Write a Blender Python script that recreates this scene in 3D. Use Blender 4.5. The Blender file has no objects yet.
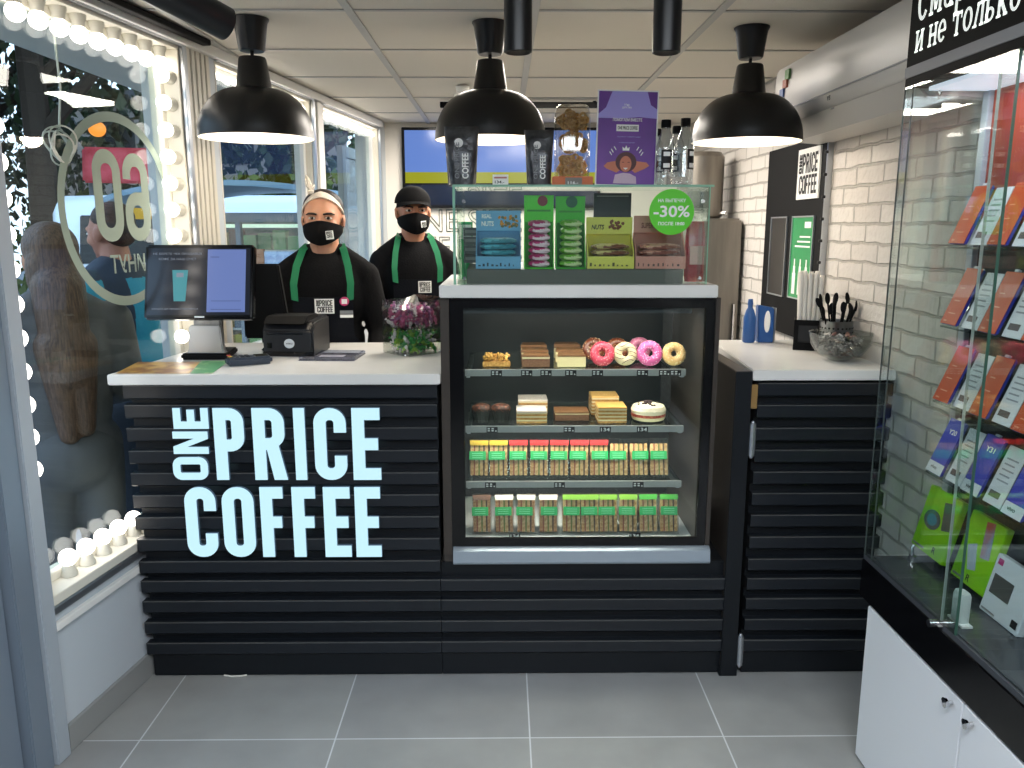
import bpy, bmesh, math, random
from mathutils import Vector, Matrix, Euler
random.seed(7)
C = bpy.data.collections.new('scene_objects'); bpy.context.scene.collection.children.link(C)
PI = math.pi
# ------------------------------------------------------------------ camera maths
F = 810.0; H = 1.55; PITCH = math.atan(156/F); YAW = math.atan(9/F*math.cos(PITCH))
def ray(px, py):
    x = (px-512)/F; u = (384-py)/F
    fw = Vector((math.sin(YAW)*math.cos(PITCH), math.cos(YAW)*math.cos(PITCH), -math.sin(PITCH)))
    rt = Vector((math.cos(YAW), -math.sin(YAW), 0))
    up = Vector((math.sin(YAW)*math.sin(PITCH), math.cos(YAW)*math.sin(PITCH), math.cos(PITCH)))
    return fw + rt*x + up*u
def at(px, py, Y=None, Z=None, X=None, W=None):
    """world point where the line of sight through a pixel meets a plane of the place"""
    d = ray(px, py)
    if Y is not None: t = Y/d.y
    elif Z is not None: t = (Z-H)/d.z
    elif X is not None: t = X/d.x
    else: t = (-1.255-.145*2.62+W)/(d.x-.145*d.y)
    return Vector((0, 0, H)) + d*t
# ------------------------------------------------------------------ materials
def lin(c):
    if isinstance(c, str):
        c = [int(c[i:i+2], 16)/255 for i in (0, 2, 4)]
    return tuple((v/12.92 if v <= .04045 else ((v+.055)/1.055)**2.4) for v in c) + (1,)
MATS = {}
def mat(name, col='808080', rough=.5, metal=0, emit=None, es=1, spec=.5, noise=None, bump=0, bscale=40, coat=0, trans=0, sss=0, ior=1.45):
    if name in MATS: return MATS[name]
    m = bpy.data.materials.new(name); m.use_nodes = True; nt = m.node_tree; b = nt.nodes['Principled BSDF']
    b.inputs['Base Color'].default_value = lin(col); b.inputs['Roughness'].default_value = rough
    b.inputs['Metallic'].default_value = metal; b.inputs['Specular IOR Level'].default_value = spec
    b.inputs['Coat Weight'].default_value = coat; b.inputs['IOR'].default_value = ior
    b.inputs['Transmission Weight'].default_value = trans
    if sss: b.inputs['Subsurface Weight'].default_value = sss; b.inputs['Subsurface Radius'].default_value = (.012, .005, .003); b.inputs['Subsurface Scale'].default_value = .5
    if emit: b.inputs['Emission Color'].default_value = lin(emit); b.inputs['Emission Strength'].default_value = es
    tc = nt.nodes.new('ShaderNodeTexCoord')
    if noise:  # (scale, colour 2, low, high[, stretch])
        n = nt.nodes.new('ShaderNodeTexNoise'); n.inputs['Scale'].default_value = noise[0]; n.inputs['Detail'].default_value = 5
        mp = nt.nodes.new('ShaderNodeMapping'); nt.links.new(tc.outputs['Object'], mp.inputs[0]); nt.links.new(mp.outputs[0], n.inputs[0])
        if len(noise) > 4: mp.inputs['Scale'].default_value = noise[4]
        r = nt.nodes.new('ShaderNodeValToRGB'); r.color_ramp.elements[0].position = noise[2]; r.color_ramp.elements[1].position = noise[3]
        r.color_ramp.elements[0].color = lin(col); r.color_ramp.elements[1].color = lin(noise[1])
        nt.links.new(n.outputs[0], r.inputs[0]); nt.links.new(r.outputs[0], b.inputs['Base Color'])
    if bump:
        n2 = nt.nodes.new('ShaderNodeTexNoise'); n2.inputs['Scale'].default_value = bscale; n2.inputs['Detail'].default_value = 6
        bp = nt.nodes.new('ShaderNodeBump'); bp.inputs['Strength'].default_value = bump; bp.inputs['Distance'].default_value = .01
        nt.links.new(tc.outputs['Object'], n2.inputs[0]); nt.links.new(n2.outputs[0], bp.inputs['Height']); nt.links.new(bp.outputs[0], b.inputs['Normal'])
    MATS[name] = m; return m
def clear(name, tint='ffffff', base=.04, rough=.0, add=0.0, edge=None, k=.62):
    """clear sheet glass or clear plastic: see-through with a mirror coat"""
    if name in MATS: return MATS[name]
    m = bpy.data.materials.new(name); m.use_nodes = True; nt = m.node_tree; nt.nodes.clear()
    o = nt.nodes.new('ShaderNodeOutputMaterial'); t = nt.nodes.new('ShaderNodeBsdfTransparent'); g = nt.nodes.new('ShaderNodeBsdfGlossy')
    t.inputs[0].default_value = lin(tint); g.inputs['Roughness'].default_value = rough; g.inputs[0].default_value = (1, 1, 1, 1)
    fr = nt.nodes.new('ShaderNodeFresnel'); gb = nt.nodes.new('ShaderNodeNewGeometry'); io = nt.nodes.new('ShaderNodeMath'); io.operation = 'MULTIPLY_ADD'; io.inputs[1].default_value = 1/1.5-1.5; io.inputs[2].default_value = 1.5
    nt.links.new(gb.outputs['Backfacing'], io.inputs[0]); nt.links.new(io.outputs[0], fr.inputs[0])
    ma = nt.nodes.new('ShaderNodeMath'); ma.operation = 'MULTIPLY_ADD'; ma.inputs[1].default_value = k; ma.inputs[2].default_value = base-.04
    ma.use_clamp = True
    nt.links.new(fr.outputs[0], ma.inputs[0])
    mx = nt.nodes.new('ShaderNodeMixShader'); nt.links.new(ma.outputs[0], mx.inputs[0]); nt.links.new(t.outputs[0], mx.inputs[1]); nt.links.new(g.outputs[0], mx.inputs[2])
    nt.links.new(mx.outputs[0], o.inputs[0]); MATS[name] = m; return m
# ------------------------------------------------------------------ mesh builder
class MB:
    def __init__(s, M=None): s.v = []; s.f = []; s.mi = []; s.M = M or Matrix()
    def add(s, vs, fs, mi=0):
        n = len(s.v); s.v += [tuple(s.M @ Vector(p)) for p in vs]; s.f += [tuple(i+n for i in f) for f in fs]; s.mi += [mi]*len(fs); return s
    def box(s, x0, y0, z0, x1, y1, z1, mi=0):
        x0, x1 = min(x0, x1), max(x0, x1); y0, y1 = min(y0, y1), max(y0, y1); z0, z1 = min(z0, z1), max(z0, z1)
        return s.add([(x0,y0,z0),(x1,y0,z0),(x1,y1,z0),(x0,y1,z0),(x0,y0,z1),(x1,y0,z1),(x1,y1,z1),(x0,y1,z1)],
              [(0,3,2,1),(4,5,6,7),(0,1,5,4),(1,2,6,5),(2,3,7,6),(3,0,4,7)], mi)
    def prism(s, pts, a, b, ax='z', mi=0):
        f = {'z': lambda p, q: (p[0], p[1], q), 'y': lambda p, q: (p[0], q, p[1]), 'x': lambda p, q: (q, p[0], p[1])}[ax]
        n = len(pts)
        return s.add([f(p, a) for p in pts]+[f(p, b) for p in pts], [tuple(range(n))[::-1], tuple(range(n, 2*n))]+[(i, (i+1) % n, n+(i+1) % n, n+i) for i in range(n)], mi)
    def ring(s, rings, mi=0, cap=True, closed=True):
        n = len(rings[0]); vs = [p for r in rings for p in r]; fs = []
        for k in range(len(rings)-1):
            for i in range(n if closed else n-1):
                j = (i+1) % n; fs.append((k*n+i, k*n+j, (k+1)*n+j, (k+1)*n+i))
        if cap and closed: fs += [tuple(range(n))[::-1], tuple(range((len(rings)-1)*n, len(rings)*n))]
        return s.add(vs, fs, mi)
    def lathe(s, c, prof, n=24, mi=0, cap=False, axis=None):
        Q = Matrix()
        if axis is not None: Q = Vector((0, 0, 1)).rotation_difference(Vector(axis)).to_matrix().to_4x4()
        rs = [[tuple(Vector(c)+Q @ Vector((r*math.cos(2*PI*i/n), r*math.sin(2*PI*i/n), z))) for i in range(n)] for r, z in prof]
        return s.ring(rs, mi, cap)
    def cone(s, a, b, r0, r1=None, n=16, mi=0, cap=True):
        a, b = Vector(a), Vector(b); return s.lathe(a, [(r0, 0), (r0 if r1 is None else r1, (b-a).length)], n, mi, cap, b-a)
    def tube(s, pts, r, n=8, mi=0, cap=True, closed=False):
        pts = [Vector(p) for p in pts]; rs = []; m = len(pts); up = None
        for i, p in enumerate(pts):
            d = (pts[(i+1) % m]-pts[i-1]) if closed else (pts[min(i+1, m-1)]-pts[max(i-1, 0)]); d.normalize()
            if up is None: up = Vector((0, 0, 1)) if abs(d.z) < .9 else Vector((1, 0, 0))
            x = d.cross(up).normalized(); y = x.cross(d); up = y
            rr = r[i] if isinstance(r, (list, tuple)) else r
            rs.append([tuple(p+x*rr*math.cos(2*PI*k/n)+y*rr*math.sin(2*PI*k/n)) for k in range(n)])
        if closed: rs.append(rs[0]); cap = False
        return s.ring(rs, mi, cap)
    def ball(s, c, r, n=16, m=10, mi=0, R=None):
        if not isinstance(r, (tuple, list)): r = (r, r, r)
        R = R or Matrix.Identity(3); vs = [tuple(Vector(c)+R @ Vector((0, 0, -r[2])))]
        for j in range(1, m):
            a = -PI/2+PI*j/m
            for i in range(n): vs.append(tuple(Vector(c)+R @ Vector((r[0]*math.cos(a)*math.cos(2*PI*i/n), r[1]*math.cos(a)*math.sin(2*PI*i/n), r[2]*math.sin(a)))))
        vs.append(tuple(Vector(c)+R @ Vector((0, 0, r[2])))); fs = []
        for i in range(n): fs.append((0, 1+(i+1) % n, 1+i)); fs.append((len(vs)-1, len(vs)-1-n+i, len(vs)-1-n+(i+1) % n))
        for j in range(m-2):
            for i in range(n): a = 1+j*n+i; b = 1+j*n+(i+1) % n; fs.append((a, b, b+n, a+n))
        return s.add(vs, fs, mi)
    def torus(s, c, R, r, n=32, m=12, mi=0, a0=0, a1=2*PI, Q=None):
        Q = Q or Matrix.Identity(3); full = abs(a1-a0-2*PI) < 1e-6; vs = []; fs = []; mm = m if full else m+1
        for i in range(n):
            t = 2*PI*i/n
            for j in range(mm):
                a = a0+(a1-a0)*j/m; vs.append(tuple(Vector(c)+Q @ Vector(((R+r*math.cos(a))*math.cos(t), (R+r*math.cos(a))*math.sin(t), r*math.sin(a)))))
        for i in range(n):
            for j in range(m if full else m):
                k = (j+1) % mm; i2 = (i+1) % n
                fs.append((i*mm+j, i2*mm+j, i2*mm+k, i*mm+k))
        return s.add(vs, fs, mi)
    def grid(s, fn, nu, nv, mi=0):
        vs = [tuple(fn(i/nu, j/nv)) for j in range(nv+1) for i in range(nu+1)]
        return s.add(vs, [(j*(nu+1)+i, j*(nu+1)+i+1, (j+1)*(nu+1)+i+1, (j+1)*(nu+1)+i) for j in range(nv) for i in range(nu)], mi)
    def build(s, name, mats, parent=None, bevel=0, smooth=True, local=False, seg=2, thick=0, ang=35, recalc=True):
        me = bpy.data.meshes.new(name); vs = s.v
        if parent is not None and not local:
            off = wloc(parent); vs = [(x-off[0], y-off[1], z-off[2]) for x, y, z in vs]
        me.from_pydata(vs, [], s.f)
        for m in (mats if isinstance(mats, (list, tuple)) else [mats]): me.materials.append(m)
        for p, i in zip(me.polygons, s.mi): p.material_index = i
        bm = bmesh.new(); bm.from_mesh(me)
        if recalc: bmesh.ops.recalc_face_normals(bm, faces=bm.faces)
        if bevel:
            es = [e for e in bm.edges if len(e.link_faces) == 2 and e.calc_face_angle(0) > .5]
            bmesh.ops.bevel(bm, geom=es, offset=bevel, segments=seg, affect='EDGES', clamp_overlap=True)
        if thick: bmesh.ops.solidify(bm, geom=bm.faces[:], thickness=thick)
        bm.to_mesh(me); bm.free()
        if smooth:
            me.shade_smooth(); me.set_sharp_from_angle(angle=math.radians(ang))
        o = bpy.data.objects.new(name, me); C.objects.link(o)
        if parent is not None: o.parent = parent
        return o
def wloc(o):
    v = Vector((0, 0, 0))
    while o is not None: v += o.location; o = o.parent
    return v
# ------------------------------------------------------------------ things
def tag(o, label=None, cat=None, group=None, kind=None):
    if label: o['label'] = label
    if cat: o['category'] = cat
    if group: o['group'] = group
    if kind: o['kind'] = kind
    return o
def thing(name, label, cat, loc=(0, 0, 0), rz=0, group=None, rot=None):
    o = bpy.data.objects.new(name, None); C.objects.link(o); o.location = loc; o.rotation_euler = rot or (0, 0, rz); o.empty_display_size = .05
    return tag(o, label, cat, group)
def struct(o): o['kind'] = 'structure'; return o
def copy_tree(o, parent=None):
    c = o.copy(); C.objects.link(c); c.parent = parent
    for ch in [x for x in C.objects if x.parent == o]: copy_tree(ch, c)
    return c
ORD = 'first second third fourth fifth sixth seventh eighth ninth tenth eleventh twelfth thirteenth fourteenth fifteenth sixteenth'.split()
# ------------------------------------------------------------------ lettering
def _curve_mesh(cu):
    o = bpy.data.objects.new('tmp', cu); C.objects.link(o); bpy.context.view_layer.update()
    dg = bpy.context.evaluated_depsgraph_get(); me = bpy.data.meshes.new_from_object(o.evaluated_get(dg))
    bpy.data.objects.remove(o); return me
def _place(me, name, m, parent, c, xd, yd, w, h, depth=None, keep=None):
    """fit a flat mesh into a w x h rectangle centred on world point c spanned by xd, yd"""
    xs = [v.co.x for v in me.vertices]; ys = [v.co.y for v in me.vertices]
    x0, x1, y0, y1 = (min(xs), max(xs), min(ys), max(ys)) if keep is None else keep
    xd = Vector(xd).normalized(); yd = Vector(yd).normalized(); n = xd.cross(yd); c = Vector(c)
    if w is None: w = h*(x1-x0)/(y1-y0)
    off = wloc(parent) if parent is not None else Vector()
    zs = [v.co.z for v in me.vertices]; z1 = max(zs) if max(zs) > 1e-6 else 1
    for v in me.vertices:
        p = c+xd*((v.co.x-(x0+x1)/2)/(x1-x0)*w)+yd*((v.co.y-(y0+y1)/2)/(y1-y0)*h)+n*((v.co.z/z1*(depth or 0)) if depth else 0)
        v.co = p-off
    me.materials.clear(); me.materials.append(m); me.name = name
    o = bpy.data.objects.new(name, me); C.objects.link(o)
    if parent is not None: o.parent = parent
    return o
def text(s, name, m, parent, c, xd, yd, h, w=None, bold=0, depth=0, outline=0, shear=0):
    cu = bpy.data.curves.new(name, 'FONT'); cu.body = s; cu.size = 1; cu.offset = bold; cu.align_x = 'CENTER'; cu.space_line = .85; cu.resolution_u = 3; cu.shear = shear
    if depth: cu.extrude = .05
    if outline: cu.fill_mode = 'NONE'; cu.bevel_depth = outline; cu.bevel_resolution = 0
    me = _curve_mesh(cu)
    if depth:
        zm = min(v.co.z for v in me.vertices)
        for v in me.vertices: v.co.z -= zm
    return _place(me, name, m, parent, c, xd, yd, w, h, depth)
def arcp(cx, cy, rx, ry, a0, a1, n=7): return [(cx+rx*math.cos(math.radians(a0+(a1-a0)*i/n)), cy+ry*math.sin(math.radians(a0+(a1-a0)*i/n))) for i in range(n+1)]
def glyph(ch, w, h, t):
    r = min(w*.48, h*.25); ri = max(r-t, .15*r)
    def rr(x0, y0, x1, y1, r): return arcp(x1-r, y1-r, r, r, 0, 90)+arcp(x0+r, y1-r, r, r, 90, 180)+arcp(x0+r, y0+r, r, r, 180, 270)+arcp(x1-r, y0+r, r, r, 270, 360)
    if ch == 'I': return [[(0,0),(w,0),(w,h),(0,h)]]
    if ch == 'E': b = h*.5; return [[(0,0),(w,0),(w,t),(t,t),(t,b-t/2),(w*.92,b-t/2),(w*.92,b+t/2),(t,b+t/2),(t,h-t),(w,h-t),(w,h),(0,h)]]
    if ch == 'F': b = h*.5; return [[(0,0),(t,0),(t,b-t/2),(w*.92,b-t/2),(w*.92,b+t/2),(t,b+t/2),(t,h-t),(w,h-t),(w,h),(0,h)]]
    if ch == 'N': return [[(0,0),(t*.95,0),(t*.95,h*.6),(w-t,0),(w,0),(w,h),(w-t*.95,h),(w-t*.95,h*.4),(t,h),(0,h)]]
    if ch == 'O': return [rr(0,0,w,h,r), rr(t,t,w-t,h-t,ri)]
    if ch == 'P': b = h*.4; return [[(0,0),(t,0),(t,b)]+arcp(w-r,b+r,r,r,270,360)+arcp(w-r,h-r,r,r,0,90)+[(0,h)], [(t,b+t)]+arcp(w-t-ri,b+t+ri,ri,ri,270,360)+arcp(w-t-ri,h-t-ri,ri,ri,0,90)+[(t,h-t)]]
    if ch == 'R': b = h*.42; return [[(0,0),(t,0),(t,b),(w*.42,b),(w-t,0),(w*1.04,0),(w*.8,b+t*.35)]+arcp(w-r,b+r*1.1,r,r,320,360)+arcp(w-r,h-r,r,r,0,90)+[(0,h)], [(t,b+t)]+arcp(w-t-ri,b+t+ri,ri,ri,270,360)+arcp(w-t-ri,h-t-ri,ri,ri,0,90)+[(t,h-t)]]
    if ch == 'C': g = .34*h; return [arcp(w-r,h-r,r,r,0,90)+arcp(r,h-r,r,r,90,180)+arcp(r,r,r,r,180,270)+arcp(w-r,r,r,r,270,360)+[(w,g),(w-t,g)]+arcp(w-t-ri,t+ri,ri,ri,360,270)+arcp(t+ri,t+ri,ri,ri,270,180)+arcp(t+ri,h-t-ri,ri,ri,180,90)+arcp(w-t-ri,h-t-ri,ri,ri,90,0)+[(w-t,h-g),(w,h-g)]]
    if ch == '6': g = .3*h; return [[(w,h-g),(w-t,h-g)]+arcp(w-t-ri,h-t-ri,ri,ri,0,90)+arcp(t+ri,h-t-ri,ri,ri,90,180)+[(t,h*.56),]+arcp(w-r,h*.56-r,r,r,90,0)+arcp(w-r,r,r,r,360,270)+arcp(r,r,r,r,270,180)+arcp(r,h-r,r,r,180,90)+arcp(w-r,h-r,r,r,90,0), rr(t,t,w-t,h*.56-t,ri)]
LOGO = [('P',212,480,247,408,0),('R',251,480,287,408,0),('I',292.5,480,307.5,408,0),('C',312.5,480,348,408,0),('E',351,480,381.5,408,0),
        ('C',183,557,219.5,487,0),('O',220.5,557,257,487,0),('F',259,557,286,487,0),('F',291,557,318,487,0),('E',322.5,557,352,487,0),('E',354,557,382,487,0),
        ('O',172,480,209,457,1),('N',172,454,209,431.5,1),('E',172,429,209,408,1)]
def glyph_mesh(items, depth=0):
    """items: list of polygon lists already in place; one mesh"""
    cu = bpy.data.curves.new('g', 'CURVE'); cu.dimensions = '2D'; cu.fill_mode = 'BOTH'; cu.extrude = depth/2 if depth else 0
    for polys in items:
        for p in polys:
            sp = cu.splines.new('POLY'); sp.points.add(len(p)-1); sp.use_cyclic_u = True
            for q, (x, y) in zip(sp.points, p): q.co = (x, y, 0, 1)
    me = _curve_mesh(cu)
    if depth:
        for v in me.vertices: v.co.z += depth/2
    return me
def logo_polys(t=13.0):
    out = []
    for ch, x0, y0, x1, y1, rot in LOGO:
        w, h = x1-x0, y0-y1
        if not rot: g = glyph(ch, w, h, t); out.append([[(x0+x, -y0+y) for x, y in p] for p in g])
        else:
            g = glyph(ch, h, w, t*.8); out.append([[(x1-y, -y0+x) for x, y in p] for p in g])
    return out
_LP = None
def logo(name, m, parent, c, xd, yd, w, h):
    global _LP
    if _LP is None: _LP = glyph_mesh(logo_polys(12.0))
    return _place(_LP.copy(), name, m, parent, c, xd, yd, w, h, keep=(172, 382, -557, -408))
# ------------------------------------------------------------------ palette
M = dict(
  black=mat('black_laminate', '0d1116', .42, spec=.4), slat=mat('slat_laminate', '12161c', .36, noise=(30, '181c22', .3, .7, (.4, 6, 6))),
  matte=mat('matte_black', '060607', .7, spec=.2), gloss=mat('gloss_black', '050507', .18), lampblack=mat('lamp_black', '0b0b0c', .38),
  white=mat('white_paint', 'e6e5e1', .5), whitelam=mat('worktop_white', 'dddcd8', .22, noise=(3, 'd2d0cb', .35, .65)), cream=mat('reveal_cream', 'dcd8cb', .45),
  alu=mat('aluminium', 'b9bdc2', .3, .9), steel=mat('brushed_steel', '9a9c9e', .28, .95, noise=(40, '86888a', .3, .7, (1, 1, .05))), chrome=mat('chrome', 'd8d8da', .08, 1),
  greyframe=mat('grey_frame', '8f99a3', .35, .2), darkgrey=mat('dark_grey', '3a3d42', .45), grey=mat('mid_grey', '7b7d80', .5),
  brown=mat('dark_brown_panel', '3a342f', .35), rubber=mat('rubber', '0c0c0c', .7), paper=mat('paper_white', 'eeeeea', .6), ink=mat('ink', '101012', .6),
  skin=mat('skin', 'bf8a6e', .5, sss=.15, bump=.05, bscale=300), skin2=mat('skin_tanned', 'b47c60', .5, sss=.15, bump=.05, bscale=300), eye=mat('eye_white', 'd8d4cf', .2), iris=mat('iris', '241a14', .2),
  cloth=mat('black_cloth', '060608', .9, bump=.2, bscale=120, spec=.2), navy=mat('navy_apron', '070a12', .85, bump=.2, bscale=160, spec=.2), green=mat('green_strap', '0b6b44', .75), hair=mat('dark_hair', '20150f', .55, bump=.5, bscale=90),
)
# ================================================================== THE SETTING
def world_mat_brick():
    m = bpy.data.materials.new('white_brick'); m.use_nodes = True; nt = m.node_tree; b = nt.nodes['Principled BSDF']
    g = nt.nodes.new('ShaderNodeNewGeometry'); sx = nt.nodes.new('ShaderNodeSeparateXYZ'); cx = nt.nodes.new('ShaderNodeCombineXYZ')
    ad = nt.nodes.new('ShaderNodeMath'); nt.links.new(g.outputs['Position'], sx.inputs[0]); nt.links.new(sx.outputs[0], ad.inputs[0]); nt.links.new(sx.outputs[1], ad.inputs[1])
    nt.links.new(ad.outputs[0], cx.inputs[0]); nt.links.new(sx.outputs[2], cx.inputs[1])
    br = nt.nodes.new('ShaderNodeTexBrick'); br.inputs['Scale'].default_value = 1; br.inputs['Brick Width'].default_value = .215; br.inputs['Row Height'].default_value = .068
    br.inputs['Mortar Size'].default_value = .006; br.inputs['Mortar Smooth'].default_value = .35; br.inputs['Bias'].default_value = 0
    br.inputs['Color1'].default_value = lin('cfcac3'); br.inputs['Color2'].default_value = lin('c6c0b9'); br.inputs['Mortar'].default_value = lin('a7a29b')
    n = nt.nodes.new('ShaderNodeTexNoise'); n.inputs['Scale'].default_value = 9; n.inputs['Detail'].default_value = 6
    nt.links.new(g.outputs['Position'], n.inputs[0])
    # wobble the courses a little
    mx = nt.nodes.new('ShaderNodeMixRGB'); mx.blend_type = 'LINEAR_LIGHT'; mx.inputs[0].default_value = .012
    nt.links.new(cx.outputs[0], mx.inputs[1]); nt.links.new(n.outputs[1], mx.inputs[2]); nt.links.new(mx.outputs[0], br.inputs[0])
    nt.links.new(br.outputs[0], b.inputs['Base Color']); b.inputs['Roughness'].default_value = .55
    n2 = nt.nodes.new('ShaderNodeTexNoise'); n2.inputs['Scale'].default_value = 45; n2.inputs['Detail'].default_value = 8; nt.links.new(g.outputs['Position'], n2.inputs[0])
    ma = nt.nodes.new('ShaderNodeMath'); ma.operation = 'MULTIPLY_ADD'; ma.inputs[1].default_value = -1.0; nt.links.new(br.outputs['Fac'], ma.inputs[0]); 
    mb = nt.nodes.new('ShaderNodeMath'); mb.operation = 'MULTIPLY'; mb.inputs[1].default_value = .35; nt.links.new(n2.outputs[0], mb.inputs[0]); nt.links.new(mb.outputs[0], ma.inputs[2])
    bp = nt.nodes.new('ShaderNodeBump'); bp.inputs['Strength'].default_value = .9; bp.inputs['Distance'].default_value = .012
    nt.links.new(ma.outputs[0], bp.inputs['Height']); nt.links.new(bp.outputs[0], b.inputs['Normal']); return m
def tile_mat():
    m = bpy.data.materials.new('floor_tile'); m.use_nodes = True; nt = m.node_tree; b = nt.nodes['Principled BSDF']
    g = nt.nodes.new('ShaderNodeNewGeometry'); mp = nt.nodes.new('ShaderNodeMapping'); nt.links.new(g.outputs['Position'], mp.inputs[0])
    mp.inputs['Location'].default_value = (-.08+6.0, -2.255+6.0, 0)
    br = nt.nodes.new('ShaderNodeTexBrick'); br.offset = 0; br.inputs['Scale'].default_value = 1; br.inputs['Brick Width'].default_value = .601; br.inputs['Row Height'].default_value = .6
    br.inputs['Mortar Size'].default_value = .0024; br.inputs['Mortar Smooth'].default_value = .1
    mp.inputs['Location'].default_value = (-.08+.601*10, -2.255+6.0, 0)
    br.inputs['Color1'].default_value = lin('8d8d8c'); br.inputs['Color2'].default_value = lin('92928f'); br.inputs['Mortar'].default_value = lin('c4c6c8')
    nt.links.new(mp.outputs[0], br.inputs[0])
    n = nt.nodes.new('ShaderNodeTexNoise'); n.inputs['Scale'].default_value = 6; n.inputs['Detail'].default_value = 8; nt.links.new(g.outputs['Position'], n.inputs[0])
    mx = nt.nodes.new('ShaderNodeMixRGB'); mx.blend_type = 'OVERLAY'; mx.inputs[0].default_value = .18
    nt.links.new(br.outputs[0], mx.inputs[1]); nt.links.new(n.outputs[0], mx.inputs[2]); nt.links.new(mx.outputs[0], b.inputs['Base Color'])
    b.inputs['Roughness'].default_value = .33; return m
BRICK = world_mat_brick(); TILE = tile_mat()
struct(MB().box(-1.9, -1.2, -.06, 1.5, 5.8, 0).build('floor', TILE))
CEILM = mat('ceiling_panel', 'dfd8cb', .8, bump=.1, bscale=200)
struct(MB().box(-1.9, -1.2, 2.25, 1.5, 5.85, 2.3).build('ceiling', CEILM))
mb = MB()
for k in range(-2, 3): mb.box(.105+.605*k-.014, -1.2, 2.243, .105+.605*k+.014, 5.73, 2.2495)
for k in range(-6, 6):
    y = 2.83+.6*k
    if -1.2 < y < 5.7: mb.box(-1.3, y-.008, 2.2455, 1.28, y+.008, 2.2495)
struct(mb.build('trim_1', mat('ceiling_rail', 'b8b6b2', .5)))
# left wall, built in its own frame: x into the room, y along the wall
A = math.atan(.145); WM = Matrix.Translation((-1.255, 2.62, 0)) @ Matrix.Rotation(-A, 4, 'Z')
def WS(Y): return (Y-2.62)/math.cos(A)
def WP(s, d, z): return WM @ Vector((d, s, z))
s0, s1, s2, s3, s4, s5, s6 = -.43, WS(3.14), WS(3.40), WS(4.40), WS(4.56), WS(5.58), WS(5.76)
SILL = .50; HEAD = 2.2
PW = mat('parapet_paint', 'bfc6cc', .45)
mb = MB(WM)
mb.box(-.16, s0, 0, 0, s6, SILL-.03); mb.box(-.16, s0, HEAD, 0, s6, 2.25)
for a, b in ((s1, s2), (s5, s6)): mb.box(-.16, a, SILL-.03, 0, b, HEAD)
struct(mb.build('wall_left', PW, bevel=.002))
mb = MB(WM); mb.box(0, s0+.005, 0, .014, s1-.5, .085); struct(mb.build('baseboard_left', mat('baseboard_grey', '8f908e', .4), bevel=.002))
# wall end post beside the door
mb = MB(WM); mb.box(-.16, s0-.055, 0, .02, s0, 2.25); struct(mb.build('trim_2', mat('post_paint', 'a3abb3', .4), bevel=.003))
CREAM = M['cream']; GLASSW = clear('window_glass', 'eef3f1', .04, k=.42)
def window(n, a, b, z0, z1, dglass, lined):
    w = MB(WM); w.box(dglass-.03, a, z0-.03, .012, b, z0)            # sill board
    w.box(dglass-.03, a, z1-.012, .0, b, z1); w.box(dglass-.03, b-.012, z0, 0, b, z1-.012); w.box(dglass-.03, a, z0, 0, a+.012, z1-.012)
    root = struct(w.build('window_%d' % n, CREAM, bevel=.002))
    f = MB(WM); t = .028
    f.box(dglass-.025, a+.012, z0, dglass+.02, b-.012, z0+t); f.box(dglass-.025, a+.012, z1-t-.012, dglass+.02, b-.012, z1-.012)
    f.box(dglass-.025, a+.012, z0+t, dglass+.02, a+.012+t, z1-t-.012); f.box(dglass-.025, b-.012-t, z0+t, dglass+.02, b-.012, z1-t-.012)
    fo = struct(f.build('window_frame', M['white'] if not lined else CREAM, root, bevel=.002))
    g = MB(WM); g.box(dglass-.004, a+.02, z0+.01, dglass, b-.02, z1-.02); struct(g.build('pane', GLASSW, root))
    # metal edge strip along the room side
    e = MB(WM); e.box(-.006, b, z0, .016, b+.028, z1); e.box(-.006, a, z1, .016, b+.03, z1+.026)
    e.box(-.006, a, z0-.055, .016, b+.028, z0-.03)
    struct(e.build('edge_strip', M['alu'], root, bevel=.003))
    return root
window(1, s0, s1, SILL, HEAD, -.08, True)
mb = MB(WM); mb.box(0, s0, .395, .018, s1+.25, .418); struct(mb.build('trim_6', M['white'], bevel=.002))
window(2, s2, s3, 1.0, HEAD, -.05, False)
window(3, s4, s5, 1.0, HEAD, -.05, False)
mb = MB(WM); mb.box(-.16, s2, SILL, 0, s5, 1.0); struct(mb.build('wall_left_lower', PW))
mb = MB(WM); mb.box(-.10, s3, 1.0, .01, s4, HEAD); mb.box(.01, s3+.05, 1.0, .02, s4-.05, HEAD); struct(mb.build('trim_3', M['white'], bevel=.003))
# ribbed cover on the pier between the windows
mb = MB(WM)
for k in range(5): mb.box(0, s1+.035+k*.036, SILL, .008, s1+.062+k*.036, HEAD+.02)
struct(mb.build('trim_4', mat('ribbed_cream', 'd2cdc0', .4), bevel=.002))
# tall sash standing against the last window
# door at the very left
d0, d1 = s0-.058, -1.35
DF = mat('door_frame_grey', '7e8a97', .32, .25)
mb = MB(WM); mb.box(-.1, d0-.075, 0, .01, d0, 2.25); mb.box(-.1, d1, 2.16, .01, d0, 2.25); root = struct(mb.build('door_1', DF, bevel=.004))
mb = MB(WM); a, b = d0-.08, d1
mb.box(-.08, a-.095, .01, -.02, a, 2.15); mb.box(-.08, b, .01, -.02, b+.09, 2.15); mb.box(-.08, b+.09, .01, -.02, a-.095, .13); mb.box(-.08, b+.09, 2.06, -.02, a-.095, 2.15); mb.box(-.08, b+.09, .33, -.02, a-.095, .45)
struct(mb.build('door_leaf', DF, root, bevel=.004))
mb = MB(WM); mb.box(-.055, b+.08, .12, -.047, a-.085, .34); mb.box(-.055, b+.08, .44, -.047, a-.085, 2.07); struct(mb.build('pane', GLASSW, root))
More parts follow.
